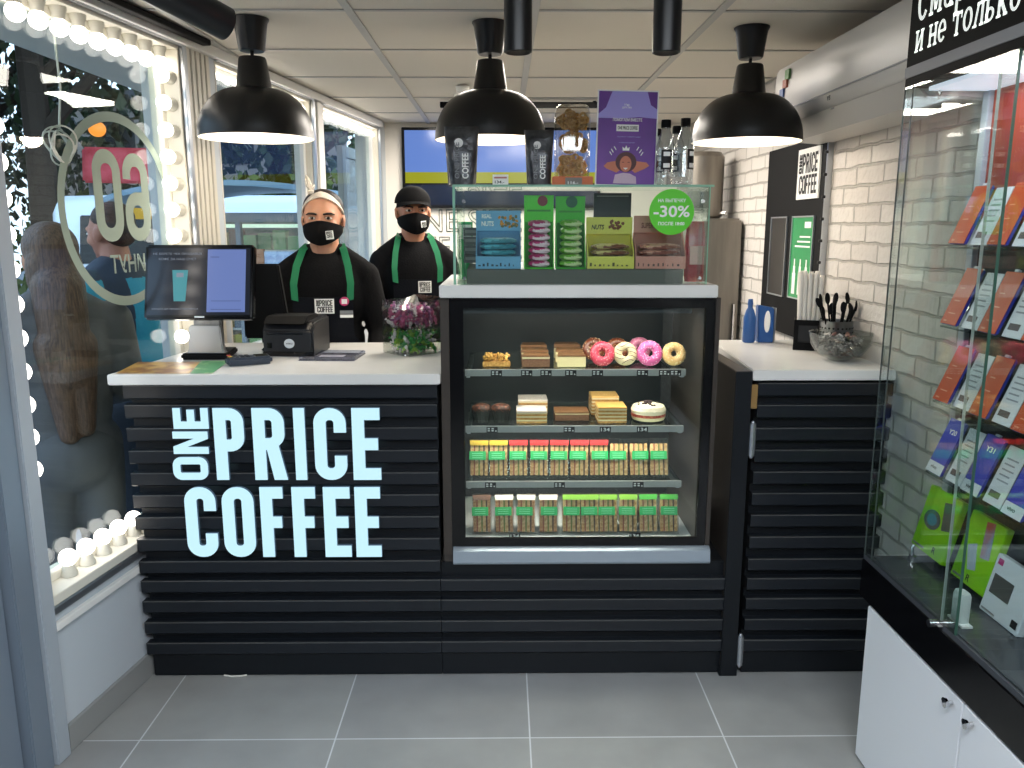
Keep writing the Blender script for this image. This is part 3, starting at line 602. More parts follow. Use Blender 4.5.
# round '60' sticker on the window pane (seen from inside, so it reads backwards)
def glyph_at(ch, w, h, t): return glyph(ch, w, h, t)
ST = mat('frosted_sticker', '8f9c90', .7, spec=.2)
zt, zb = 1.93, 1.286
c0 = WS(2.832); rad = (zt-zb)/2; czz = (zt+zb)/2
def circ(r, n=64): return [(r*math.cos(2*PI*i/n), r*math.sin(2*PI*i/n)) for i in range(n)]
t = thing('window_sticker', 'round frosted sticker with mirrored 60 on the near window pane', 'window sticker', WP(c0, -.077, czz))
yd = R3 @ Vector((0, 1, 0)); zd = Vector((0, 0, 1))
me = glyph_mesh([[circ(rad), circ(rad*.9)]]); _place(me, 'ring', ST, t, WP(c0, -.0775, czz), yd, zd, 2*rad, 2*rad, keep=(-rad, rad, -rad, rad))
h6 = .30; w6 = .15
me = glyph_mesh([glyph('O', w6, h6, w6*.3)]); _place(me, 'digit', ST, t, WP(c0-.068, -.0775, 1.655), yd, zd, w6, h6)
me = glyph_mesh([[[(w6-x, y) for x, y in p] for p in glyph('6', w6, h6, w6*.3)]]); _place(me, 'digit', ST, t, WP(c0+.095, -.0775, 1.655), yd, zd, w6, h6)
text('МИНУТ', 'small_lettering', ST, t, WP(c0+.045, -.0775, 1.43), -yd, zd, .062, .27, bold=.02)
# ================================================================== BACK AND RIGHT WALLS
t = thing('wall_screen', 'wide black-framed screen showing blue sky over a yellow field on the back wall', 'screen', (0, 5.7, 1.93))
a, b = at(401, 127, Y=5.68), at(600, 208, Y=5.68)
MB().box(a.x, 5.69, b.z, b.x, 5.733, a.z).build('bezel', M['gloss'], t, bevel=.003)
zz = at(401, 172, Y=5.68).z; ze = at(401, 183, Y=5.68).z
MB().box(a.x+.02, 5.686, zz, b.x-.02, 5.6905, a.z-.02).build('sky_band', mat('scr_blue', '10182c', .15, emit='5d7cc0', es=1.05), t)
MB().box(a.x+.02, 5.686, ze, b.x-.02, 5.6905, zz).build('field_band', mat('scr_yel', '181800', .15, emit='9a9c22', es=.9), t)
MB().box(a.x+.02, 5.686, b.z+.02, b.x-.02, 5.6905, ze-.012).build('dark_band', mat('scr_dark', '0b1220', .15, emit='0f1b30', es=.8), t)
# air conditioner
t = thing('air_conditioner', 'long white wall-mounted air conditioner high on the white brick', 'air conditioner', (1.18, 2.8, 2.0))
pr = [(1.284, 2.165), (1.10, 2.165), (1.075, 2.15), (1.068, 1.99), (1.085, 1.945), (1.14, 1.885), (1.284, 1.875)]
rs = lambda y: [(x, y, z) for x, z in pr]
MB().ring([rs(2.2), rs(3.34)]).build('housing', mat('ac_white', 'c9c5bf', .35), t, bevel=.006)
MB().box(1.0655, 2.2, 1.985, 1.069, 3.3, 1.989).build('panel_seam', M['grey'], t)
mb = MB(); mb.prism([(1.082, 1.94), (1.136, 1.884), (1.133, 1.880), (1.078, 1.938)], 2.24, 3.26, 'y'); mb.build('air_flap', mat('ac_flap', 'b5b2ad', .35), t)
q = at(829, 98, X=1.066); text('vs', 'maker_mark', M['ink'], t, (1.0645, q.y, q.z), (0, -1, 0), (0, 0, 1), .016, .03, bold=.03)
MB().box(1.0652, q.y-.05, q.z-.04, 1.0658, q.y-.02, q.z-.036).build('small_print', M['grey'], t)
for (yy, z, c, w, h) in ((3.24, 2.125, '6a9a5a', .02, .035), (3.27, 2.095, 'b8644c', .02, .03), (3.31, 2.065, '4a64a0', .02, .03)):
    MB().box(1.0640 if z < 2.15 else 1.07, yy-w-.05-.03*(2.13-z)/.1, z-h/2-.01, 1.0725, yy-.05-.03*(2.13-z)/.1+.02, z+h/2-.01).build('sticker', mat('stk'+c, c, .5), t)
# black board with sign and poster
X = 1.262
bd = thing('wall_board', 'tall black board on the brick wall beside the air conditioner', 'board', (X, 3.7, 1.4))
MB().box(X, 3.25, 1.083, 1.2845, 3.96, 1.905).build('panel', M['matte'], bd, bevel=.002)
MB().box(X-.001, 3.244, 1.083, 1.2845, 3.2505, 1.905).build('edge_trim', M['alu'], bd)
yd = (0, -1, 0)
def wallq(x0, y0, x1, y1): a, b = at(x0, y0, X=X-.006), at(x1, y1, X=X-.006); return a, b
a, b = wallq(796.5, 197, 821, 150)
t = thing('logo_sign', 'white square sign with black ONE PRICE COFFEE lettering on the black board', 'sign', (X, (a.y+b.y)/2, (a.z+b.z)/2))
sy0, sy1 = sorted((a.y, b.y)); za, zb_ = 1.668, 1.872
MB().box(X-.008, sy0, za, X-.0005, sy1, zb_).build('plate', M['paper'], t)
logo('lettering', M['ink'], t, (X-.0088, (sy0+sy1)/2, (za+zb_)/2), yd, (0, 0, 1), (sy1-sy0)*.86, (zb_-za)*.8)
a, b = at(785, 282, X=X), at(770, 215, X=X)
t = thing('framed_poster', 'narrow black poster frame with thin white edge on the black board', 'poster', (X, 3.8, 1.3)); fy0, fy1 = sorted((at(772, 228, X=X).y, at(788, 228, X=X).y))
gy0, gy1 = sorted((at(793, 228, X=X).y, at(815, 228, X=X).y))
def framed(t, y0, y1, z0, z1, m):
    mb = MB(); w = .006
    for (p, q, r_, s_) in ((y0, y1, z0, z0+w), (y0, y1, z1-w, z1), (y0, y0+w, z0+w, z1-w), (y1-w, y1, z0+w, z1-w)): mb.box(X-.008, p, r_, X-.0005, q, s_)
    mb.build('frame', M['alu'], t); MB().box(X-.004, y0+w, z0+w, X-.0005, y1-w, z1-w).build('sheet', m, t)
framed(t, fy0, fy1, 1.245, 1.60, mat('dark_sheet', '15110f', .3))
t = thing('poster', 'green poster with white bottle figures on the black board', 'poster', (X, 3.5, 1.4)); framed(t, gy0, gy1, 1.25, 1.60, mat('poster_green', '1d8a4c', .4))
W_ = gy1-gy0; cy = (gy0+gy1)/2
mb = MB()
for k in (-1, 0, 1):
    y = cy+k*W_*.27; mb.box(X-.0052, y-.018, 1.27, X-.0045, y+.018, 1.36); mb.box(X-.0052, y-.012, 1.36, X-.0045, y+.012, 1.39); mb.box(X-.0052, y-.006, 1.39, X-.0045, y+.006, 1.42)
mb.build('figure_print', M['paper'], t)
mb = MB()
for k in range(3): mb.box(X-.0052, cy-W_*.38, 1.47+.02*k, X-.0045, cy+W_*(.3-.1*k), 1.477+.02*k)
mb.box(X-.0052, cy-W_*.38+.0, 1.55, X-.0045, cy-W_*.1, 1.575); mb.build('text_print', M['paper'], t)
mb = MB()
for k in range(9): mb.cone((1.25, 3.242, 1.16+.085*k), (1.262, 3.242, 1.16+.085*k), .006, n=10)
mb.build('side_stud', M['ink'], bd)
# steel fridge and the unit above it
t = thing('steel_fridge', 'tall stainless steel fridge by the brick wall behind the counter gate', 'fridge', (1.2, 4.6, 0))
FR = mat('fridge_steel', '8d877e', .36, .7, noise=(6, '7a746c', .3, .7, (4, 4, .4)))
MB().box(1.045, 4.38, .05, 1.27, 5.0, 1.60).build('cabinet_body', FR, t, bevel=.01)
MB().box(1.05, 4.352, .12, 1.265, 4.378, 1.585).build('door', FR, t, bevel=.006)
MB().cone((1.235, 4.335, .7), (1.235, 4.335, 1.15), .009, n=10).build('handle', M['chrome'], t)
for x in (1.07, 1.24):
    for y in (4.42, 4.95): MB().cone((x, y, 0), (x, y, .05), .015, n=10).build('foot', M['rubber'], t)
mb = MB(); mb.lathe((0, 0, 0), [(0, 0)], 3) if False else None
t = thing('steel_tank', 'rounded grey steel water tank standing on the steel fridge', 'tank', (1.15, 4.55, 1.6)); 
MB().lathe((1.105, 4.62, 1.602), [(0, 0), (.105, 0), (.118, .012), (.118, .33), (.1, .355), (0, .36)], 32).build('tank_body', FR, t); MB().cone((1.19, 4.52, 1.63), (1.215, 4.49, 1.63), .012, n=10).build('tap', M['chrome'], t)
# ================================================================== ON THE TILL WORKTOP
ZT = 1.0885
# monitor
t = thing('till_monitor', 'black till monitor showing a dark blue order screen on a silver stand', 'monitor', (-1.064, 2.88, ZT), math.radians(0))
mb = MB(); mb.box(-.19, -.02, .137, .19, .018, .402); mb.build('housing', M['gloss'], t, local=True, bevel=.008)
MB().box(-.178, -.0215, .152, .178, -.0195, .388).build('screen', mat('mon_dark', '0a0d12', .12, emit='20242e', es=.9), t, local=True)
sc = [o for o in C.objects if o.parent == t and o.name.startswith('screen')][0]
MB().box(.03, -.0228, .162, .163, -.0214, .383).build('order_pane', mat('mon_blue', '101830', .15, emit='6f82bb', es=.85), sc, local=True)
mb = MB()
for k in range(2): mb.box(.045, -.0234, .20-.03*k+.0, .15, -.0227, .2015-.03*k)
mb.box(.04, -.0234, .355, .07, -.0227, .357); mb.build('order_lines', mat('mon_line', '10152a', .3, emit='3a4878', es=.6), sc, local=True)
def loc_text(s, m, par, c, h, w): # for things with a rotated frame
    t2 = text(s, 'screen_text', m, None, c, (1, 0, 0), (0, 0, 1), h, w); t2.parent = par; return t2
SW = mat('mon_text', '0a0d12', .3, emit='8f97a6', es=.7)
loc_text('НЕ БЕРЕТЕ ЧЕК ПРОДАВЦА', SW, sc, (-.075, -.0228, .367), .009, .17); loc_text('КОФЕ ЗА НАШ СЧЕТ', SW, sc, (-.075, -.0228, .349), .009, .13)
MB().prism([(-.092, .31), (-.038, .31), (-.045, .20), (-.085, .20)], -.0228, -.0214, 'y').build('cup_picture', mat('mon_cup', '0a1518', .3, emit='3f8f98', es=.9), sc, local=True)
MB().box(-.077, -.0236, .285, -.053, -.0227, .30).build('cup_label', SW, sc, local=True)
loc_text('скидка не предоставляется', SW, sc, (-.08, -.0228, .172), .007, .16)
MB().box(-.012, -.0212, .142, .022, -.0198, .148).build('maker_mark', M['paper'], t, local=True)
TB_ = Matrix.Rotation(math.radians(-15), 3, 'X'); pv = Vector((0, .01, .27))
for o in [x for x in C.objects if x.parent == t]: o.location = pv-TB_ @ pv; o.rotation_euler = (math.radians(-15), 0, 0)
mb = MB(); mb.box(-.05, .03, .02, .05, .06, .26); mb.build('stand_neck', M['steel'], t, local=True, bevel=.006)
MB().prism([(-.085, -.02), (.085, -.02), (.062, .16), (-.062, .16)], 0, .022).build('stand_base', M['matte'], t, local=True, bevel=.006)
MB().ring([[(x, y, z) for x, y in ((-w, -.0), (w, -.0), (w, .03), (-w, .03))] for w, z in ((.085, .0), (.062, .03), (.055, .12))]).build('stand_foot', M['alu'], t, local=True, bevel=.004)
# black stand-up customer screen behind
t = thing('customer_display', 'black screen seen from its back leaning behind the till monitor', 'display', (-.86, 3.06, ZT))
MB().prism([(-.12, .05), (.055, .05), (.02, .33), (-.12, .33)], 0, .03, 'y').build('housing', M['matte'], t, local=True, bevel=.006); MB().box(-.06, .0, 0, .03, .1, .012).build('base', M['matte'], t, local=True, bevel=.004); MB().box(-.04, .01, .012, .01, .025, .06).build('neck', M['matte'], t, local=True)
# receipt printer
t = thing('receipt_printer', 'black receipt printer with a round white badge beside the till', 'printer', (-.775, 3.03, ZT), math.radians(-6))
t.scale = (1.12, 1.1, 1.0)
PB = mat('printer_black', '15161a', .4)
MB().prism([(-.085, .0), (-.085, .095), (-.06, .125), (.09, .135), (.09, 0)], -.085, .085, 'x').build('housing', PB, t, local=True, bevel=.006)
MB().prism([(-.09, .118), (-.055, .145), (.05, .145), (.05, .128)], -.08, .06, 'x').build('lid', M['matte'], t, local=True, bevel=.004)
MB().box(-.07, -.0875, .08, .05, -.085, .086).build('paper_slot', M['gloss'], t, local=True); MB().box(-.085, -.089, 0, .085, -.08, .018).build('foot_strip', M['gloss'], t, local=True, bevel=.002)
MB().cone((.005, -.0855, .048), (.005, -.089, .048), .017, n=28).build('badge', mat('badge_white', 'c9cdd0', .4), t, local=True)
bp = text('VIKI', 'badge_print', M['ink'], None, (.005, -.0893, .048), (1, 0, 0), (0, 0, 1), .006, .022, bold=.02); bp.parent = t
MB().box(-.07, -.088, .03, -.055, -.085, .05).build('power_button', M['gloss'], t, local=True)
# card terminal
t = thing('card_terminal', 'dark blue-grey card terminal lying flat in front of the printer', 'card terminal', (-.875, 2.775, ZT), math.radians(-62))
TB = mat('terminal_blue', '2c3644', .4)
MB().prism([(-.03, -.08), (.03, -.08), (.037, -.03), (.034, .07), (-.034, .07), (-.037, -.03)], 0, .028).build('housing', TB, t, local=True, bevel=.008)
MB().box(-.024, .015, .0275, .024, .058, .0295).build('screen', mat('term_scr', '30302a', .2), t, local=True)
KB = MB()
for i in range(3):
    for j in range(4): KB.box(-.022+.016*i, -.07+.018*j, .0275, -.01+.016*i, -.058+.018*j, .031)
KB.build('keypad', mat('key_dark', '181c22', .5), t, local=True); MB().box(-.022, -.074, .031, -.011, -.062, .033).build('red_key', mat('key_red', 'b03a30', .5), t, local=True); MB().box(.010, -.074, .031, .021, -.062, .033).build('yellow_key', mat('key_yel', 'c0a030', .5), t, local=True)
# coin tray
t = thing('coin_tray', 'flat clear plastic coin tray with a dark printed sheet', 'tray', (-.62, 2.92, ZT), math.radians(-4))
PT = clear('tray_plastic', 'dfe4ee', .10, .08)
MB().box(-.10, -.085, 0, .10, .085, .003).build('base', mat('tray_sheet', '3b3c48', .2, noise=(25, '6c6a76', .45, .6)), t, local=True)
mb = MB()
for a, b in (((-.10, -.085), (.10, -.075)), ((-.10, .075), (.10, .085)), ((-.10, -.075), (-.09, .075)), ((.09, -.075), (.10, .075))): mb.box(a[0], a[1], .003, b[0], b[1], .014)
mb.build('rim', PT, t, local=True, bevel=.002)
mb = MB()
for k in range(3): mb.box(-.05, -.01+.016*k, .0031, .04, -.003+.016*k, .0036)
mb.build('sheet_print', mat('tray_print', 'a8a8b4', .5), t, local=True)
# candy bin
t = thing('candy_bin', 'clear plastic two-compartment candy bin at the corner of the till worktop', 'candy bin', (-.345, 3.03, ZT), math.radians(40))
PC = clear('bin_plastic', 'eef0ee', .09, .03)
a = .078; mb = MB()
mb.box(-a, -a, 0, a, a, .004); mb.box(-a, -a, .004, -a+.003, a, .17); mb.box(a-.003, -a, .004, a, a, .20); mb.box(-a+.003, a-.003, .004, a-.003, a, .20)
mb.box(-a+.003, -a, .004, a-.003, -a+.003, .17); mb.prism([(-a, .171), (a, .212), (a, .209), (-a, .168)], -a, a, 'y'); mb.build('bin_body', PC, t, local=True)
MB().box(-a+.004, -a+.004, .098, a-.004, a-.004, .101).build('divider', PC, t, local=True)
mb = MB()
for s in (-1, 1): mb.ball((s*a, -a, .006), .006, 8, 6)
mb.build('corner_foot', M['chrome'], t, local=True)
rng = random.Random(11)
def candies(name, lab, c1, c2, z0, n):
    mb = MB(Matrix.Translation((-.345, 3.03, ZT)) @ Matrix.Rotation(math.radians(40), 4, 'Z'))
    for k in range(n):
        p = Vector((rng.uniform(-.066, .066), rng.uniform(-.066, .066), z0+.012+rng.uniform(0, .062))); Q = Euler((rng.random()*3, rng.random()*3, rng.random()*3)).to_matrix(); mi = rng.choice((0, 0, 1, 2))
        mb.ball(p, (.011, .007, .007), 7, 5, mi, Q)
        for s in (-1, 1): e = p+Q @ Vector((s*.01, 0, 0)); f = p+Q @ Vector((s*.017, 0, 0)); mb.cone(e, f, .0015, .006, 5, mi, False)
    tag(mb.build(name, [mat(c1, c1, .35), mat('e9dfe4', 'e9dfe4', .35), mat(c2, c2, .35)]), lab, 'candies', kind='stuff')
candies('wrapped_candy', 'pink and white wrapped candies in the upper half of the clear bin', 'c0608c', 'a06a9a', .101, 190)
candies('wrapped_candy', 'green wrapped candies in the lower half of the clear bin', '3f9a4e', '9cc450', .004, 190)
# leaflets
MAT1 = mat('leaflet_food', '8a5a30', .35, noise=(18, 'c9a355', .4, .6)); MAT2 = mat('leaflet_green', '3f8a52', .35, noise=(14, 'a8c88a', .5, .62))
def wz(px, py, z=ZT+.0005): p = at(px, py, Z=z); return (p.x, p.y)
lf = [MB().prism([wz(116, 373.3), wz(189, 373.3), wz(200, 362), wz(138, 362)], ZT, ZT+.0012), MB().prism([wz(190.5, 373.3), wz(212, 373.3), wz(229, 361), wz(201.5, 361)], ZT, ZT+.0012)]
tag(lf[0].build('leaflet', MAT1), 'glossy brown and yellow food leaflet at the edge of the till worktop', 'leaflet'); tag(lf[1].build('leaflet', MAT2), 'green and white leaflet under the till monitor', 'leaflet')
# ================================================================== ON THE DISPLAY CASE: SNACK STAND
ZC = 1.3715
st = thing('snack_stand', 'clear acrylic snack stand with glass top shelf on the pastry case', 'display stand', (.26, 2.75, ZC))
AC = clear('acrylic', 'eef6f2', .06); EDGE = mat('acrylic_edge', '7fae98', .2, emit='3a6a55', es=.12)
x0, x1, y0, y1, z1 = -.147, .655, 2.625, 2.93, 1.683
MB().box(x0, y0, ZC, x1, y0+.004, z1-.006).build('front_sheet', clear('acrylic_front', 'f4faf7', .05), st)
for x in (x0+.0, x1-.005): MB().box(x, y0+.005, ZC, x+.005, y1, z1-.006).build('side_sheet', AC, st)
MB().box(x0-.01, y0-.005, z1-.005, x1+.01, y1, z1).build('top_shelf', AC, st)
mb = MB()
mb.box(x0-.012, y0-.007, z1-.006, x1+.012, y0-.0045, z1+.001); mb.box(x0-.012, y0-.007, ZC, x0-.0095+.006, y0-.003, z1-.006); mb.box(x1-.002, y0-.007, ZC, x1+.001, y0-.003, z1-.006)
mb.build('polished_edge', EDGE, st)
for x in (x0+.02, x1-.024):
    mb = MB(); mb.box(x, y0+.006, ZC, x+.006, y0+.03, z1-.02); mb.build('upright', PC, st)
    for z in (ZC+.02, z1-.05): MB().cone((x+.003, y0-.0055, z), (x+.003, y0+.006, z), .0055, n=12).build('bolt', M['chrome'], st)
tray = tag(MB().prism([(2.645, ZC), (2.645, ZC+.046), (2.92, ZC+.06), (2.92, ZC)], -.118, .585, 'x').build('riser_shelf', mat('riser_grey', '55534f', .45), bevel=.002), 'dark grey riser shelf under the snack boxes in the acrylic stand', 'shelf')
ZR = ZC+.048
def dsx(px, Y=2.66): return at(px, 228, Y=Y).x
def snack_box(px0, px1, ztop, c, cin, lab, y=2.66, lip=.04, hdr=.065, d=.16):
    x0, x1 = dsx(px0, y), dsx(px1, y); t = thing('snack_box', lab, 'snack box', ((x0+x1)/2, y, ZR), group='open snack boxes on the stand')
    w = (x1-x0)/2; h = ztop-ZR; m = mat('box_'+c, c, .4); mi = mat('boxin_'+cin, cin, .5)
    def P(z): return d*.12*z/h
    MB().box(-w, 0, 0, w, .003, lip).build('front_lip', m, t, local=True)
    mb = MB(); zs = h-hdr
    for q in (-w, w-.003): mb.prism([(.003, 0), (.003, lip), (.012, lip+.02), (.058, zs*.97), (.058, zs), (.072, zs), (.072, 0)], q, q+.003, 'x')
    mb.build('side_wall', m, t, local=True)
    MB().box(-w+.003, .069, 0, w-.003, .072, zs).build('back_wall', mi, t, local=True); MB().box(-w+.003, .003, 0, w-.003, .069, .003).build('base', mi, t, local=True)
    MB().box(-w, .056, zs, w, .059, h).build('header', m, t, local=True)
    if lip > .01:
        mb = MB(); rl = random.Random(int(px0))
        for k in range(9): xx = -w+.008+k*(2*w-.02)/9; mb.box(xx, -.0007, lip*.2, xx+rl.uniform(.003, .008), -.0001, lip*.2+rl.uniform(.004, .012))
        mb.build('lip_print', mat('lip_'+cin, ''.join('%02x' % int(int(cin[i:i+2], 16)*.45) for i in (0, 2, 4)), .5), t, local=True)
    return t, w, h, zs, y, (x0+x1)/2
def bars(n, xc, w, y, z0, pitch, c1, c2, labs, grp, hbar=.02, d=.044, vertical=False, name='snack_bar'):
    for k in range(n):
        t = thing(name, labs % ORD[k], 'snack bar', (xc, y+.03, z0+k*pitch), group=grp, rot=(random.uniform(-.08, .08)+math.radians(8), 0, random.uniform(-.03, .03)))
        W2 = w-.008-random.uniform(0, .003); rs = []
        for u in range(9):
            a = u/8; q = 1-abs(2*a-1)**6*.75; x = -W2+2*W2*a
            rs.append([(x, d/2*math.cos(v*PI/4)*1.0, hbar/2+q*hbar/2*math.sin(v*PI/4)) for v in range(8)])
        MB().ring(rs).build('wrapper', mat('wrap_'+c1, c1, .3, noise=(40, c2, .5, .56), bump=.3, bscale=70), t, local=True)
        MB().box(-W2*.4, -d/2-.0012, hbar*.3, W2*.45, -d/2+.004, hbar*.62).build('wrapper_print', mat('wp_'+c2, c2, .4), t, local=True)
G5 = 'snack bars in the open boxes'
# blue
t, w, h, zs, y, xc = snack_box(475.5, 521, 1.606, '6aa5cf', '4a7fa8', 'light blue box lettered REAL NUTS on the riser shelf')
text('REAL', 'header_text', M['paper'], t, (xc-w*.52, y+.0554, ZR+h-.018), (1, 0, 0), (0, 0, 1), .013, .032, bold=.03); text('NUTS', 'header_text', M['paper'], t, (xc-w*.48, y+.0554, ZR+h-.042), (1, 0, 0), (0, 0, 1), .016, .04, bold=.03)
mb = MB(); rng = random.Random(5)
for k in range(26): mb.ball((w*.05+rng.uniform(0, w*.8), .055, h-.052+rng.uniform(0, .035)), (.006, .0012, .0045), 7, 5, rng.choice((0, 1)), Euler((0, rng.random()*3, 0)).to_matrix())
mb.build('nut_picture', [mat('nutpic', 'c9852a', .5), mat('nutpic2', '6a6a4a', .5)], t, local=True)
bars(5, xc, w-.006, y, ZR+.004, .019, '63b5cc', '3a8498', 'light blue wrapped bar in the REAL NUTS box, %s from the bottom', G5)
# green two
GRN = '46c81e'
t, w, h, zs, y, xc = snack_box(524.5, 554.5, 1.655, GRN, '2f9a1c', 'tall bright green box holding magenta packets', hdr=.085, lip=.004)
MB().cone((.012, .0555, h-.018), (.012, .0545, h-.018), .017, n=24).build('round_print', mat('maroon', '7a2030', .5), t, local=True); MB().box(-w*.8, .055, h-.052, w*.8, .0556, h-.046).build('print_band', mat('darkgreen', '2e8a1e', .5), t, local=True)
bars(7, xc, w-.004, y, ZR+.004, .0215, 'b02a68', 'ecd0dc', 'magenta and white wrapped packet in the green box, %s from the bottom', G5, .024)
t, w, h, zs, y, xc = snack_box(556.5, 586.5, 1.652, '34b01c', '1f7a20', 'tall bright green box holding lime green packets', hdr=.085, lip=.004)
MB().cone((.004, .0555, h-.018), (.004, .0545, h-.018), .019, n=24).build('round_print', mat('tealgreen', '145a3c', .5), t, local=True); MB().box(-w*.8, .055, h-.052, w*.8, .0556, h-.046).build('print_band', mat('darkgreen', '2e8a1e', .5), t, local=True)
bars(7, xc, w-.004, y, ZR+.004, .0215, '6aa838', 'c9d8a0', 'lime green wrapped packet in the green box, %s from the bottom', G5, .024)
# yellow
t, w, h, zs, y, xc = snack_box(588, 635, 1.585, 'd9cf5a', 'b8ac38', 'yellow box lettered NUTS on the riser shelf', hdr=.055)
text('NUTS', 'header_text', M['ink'], t, (xc-w*.5, y+.0554, ZR+h-.032), (1, 0, 0), (0, 0, 1), .016, .042, bold=.03, shear=.2)
mb = MB()
for k in range(22): mb.ball((w*.0+rng.uniform(0, w*.6), .055, h-.04+rng.uniform(0, .028)), (.006, .0012, .0045), 7, 5, 0, Euler((0, rng.random()*3, 0)).to_matrix())
mb.build('nut_picture', mat('nutpic3', '7a4426', .5), t, local=True)
bars(4, xc, w-.006, y, ZR+.004, .019, 'd8c48a', '7a4a34', 'cream and brown wrapped bar in the yellow box, %s from the bottom', G5)
# pink
t, w, h, zs, y, xc = snack_box(636.5, 687, 1.590, 'cf8b7e', 'a86a5e', 'salmon pink box behind the round green discount sticker', hdr=.055)
text('SUPER', 'header_text', mat('pink_dark', '7a3c3a', .5), t, (xc-w*.45, y+.0554, ZR+h-.032), (1, 0, 0), (0, 0, 1), .018, .04, bold=.03)
bars(4, xc, w-.006, y, ZR+.004, .019, 'd8a090', '8a4a40', 'pale pink wrapped bar in the salmon pink box, %s from the bottom', G5)
# dark card behind yellow, red bag, grey boxes at the side
t = thing('menu_card', 'dark navy card standing behind the yellow box', 'card', (dsx(611, 2.86), 2.86, ZR+.008))
p, q = at(594, 193, Y=2.86), at(631, 214, Y=2.86); MB().box(p.x, 2.86, ZR+.008, q.x, 2.866, p.z).build('sheet', mat('navy_card', '121a28', .3), t); MB().box(p.x+.01, 2.8585, p.z-.012, q.x-.01, 2.86, p.z-.009).build('print', M['grey'], t)
t = thing('red_bag', 'upright glossy red packet at the end of the snack stand', 'packet', (dsx(697, 2.7), 2.72, ZC))
MB().ring([[(w_*math.cos(v*PI/4), dd*math.sin(v*PI/4), z) for v in range(8)] for w_, dd, z in ((.03, .02, 0.003), (.033, .022, .02), (.033, .022, .15), (.028, .006, .19), (.028, .003, .2))]).build('foil', mat('red_foil', 'a0202c', .25, noise=(12, 'c85a50', .5, .6)), t, local=True)
MB().box(-.02, -.0245, .06, .02, -.0225, .12).build('front_print', mat('redprint', 'd8a8a0', .5), t, local=True)
for k in range(4):
    t = thing('chewing_gum_box', 'small dark grey carton in the stack beside the blue box, %s from the bottom' % ORD[k], 'carton', (dsx(472.5, 2.78), 2.78, ZR+.03*k+.014), group='dark grey cartons beside the blue box')
    MB().box(-.03, 0, 0, .026, .08, .028).build('carton', mat('carton_grey', '4a4846', .5), t, local=True, bevel=.001); MB().box(-.025, -.0008, .010, .02, 0, .02).build('print', mat('carton_print', '77736e', .5), t, local=True)
MB_ = thing('leaflet_holder', 'small green card standing behind the dark grey cartons', 'card', (dsx(467, 2.9), 2.9, ZC)); MB().box(-.02, 0, 0, .02, .003, .2).build('sheet', mat('card_green', '2fae62', .4), MB_, local=True); MB().box(-.015, -.001, .14, .015, 0, .19).build('print', M['paper'], MB_, local=True)
# discount sticker
c = at(672, 212, Y=2.617); t = thing('discount_sticker', 'round bright green sticker reading -30% on the snack stand', 'sticker', c)
MB().cone((c.x, 2.6245, c.z), (c.x, 2.6225, c.z), .0715, n=48).build('disc', mat('sticker_green', '55c81e', .4, emit='55c81e', es=.0), t)
for s, dz, h_, w_, b_ in (('НА ВЫПЕЧКУ', .036, .011, .088, .02), ('-30%', .002, .036, .115, .02), ('ПОСЛЕ 18:00', -.036, .011, .084, .02)):
    text(s, 'sticker_text', M['paper'], t, (c.x, 2.6218, c.z+dz), (1, 0, 0), (0, 0, 1), h_, w_, bold=b_)
# ---- on the top shelf
ZS = z1+.0005
FOIL = mat('coffee_foil', '3c3d40', .3, .7, noise=(18, '5a5b5e', .4, .6), bump=1.0, bscale=16)
def coffee_bag(px, y, w, h, lab):
    x = at(px, 0, Y=y).x; t = thing('coffee_bag', lab, 'coffee bag', (x, y, ZS), group='dark coffee bags on the stand')
    rs = []
    for k in range(13):
        a = k/12; ww = w*(.80+.2*a); dd = .034*(1-a)**.6+.0015; z = h*a
        rs.append([(ww*(1 if abs(math.cos(v)) > .999 else 1)*math.copysign(abs(math.cos(v))**.6, math.cos(v)), dd*math.copysign(abs(math.sin(v))**.8, math.sin(v))+.004*math.sin(a*9)*(1-a), z) for v in [2*PI*i/24 for i in range(24)]])
    MB().ring(rs).build('pouch', FOIL, t, local=True, ang=70)
    text('COFFEE', 'lettering', M['paper'], t, (x+w*.22, y-.0318, ZS+h*.33), (0, 0, 1), (-1, 0, 0), w*.38, h*.42, bold=.03)
    text('ONE PRICE', 'small_lettering', M['grey'], t, (x-w*.25, y-.0325, ZS+h*.42), (0, 0, 1), (-1, 0, 0), w*.28, h*.6, bold=.02)
    MB().cone((x-w*.15, y-.0195, ZS+h*.72), (x-w*.15, y-.0235, ZS+h*.72), w*.25, n=20).build('valve_label', M['paper'], t)
coffee_bag(460, 2.71, .056, .186, 'dark foil coffee bag at the end of the stand above the first bolt'); coffee_bag(540, 2.71, .048, .176, 'dark foil coffee bag beside the cookie container')
t = thing('price_card', 'small white price card between the two coffee bags', 'price tag', (at(500, 0, Y=2.65).x, 2.65, ZS)); MB().box(-.025, 0, 0, .025, .0015, .033).build('card', M['paper'], t, local=True); xx = at(500, 0, Y=2.65).x
text('134.-', 'print', M['ink'], t, (xx-.003, 2.6494, ZS+.010), (1, 0, 0), (0, 0, 1), .009, .03, bold=.02); MB().box(-.02, -.0006, .021, .02, 0, .026).build('print_line', mat('redline', 'b06a60', .5), t, local=True)
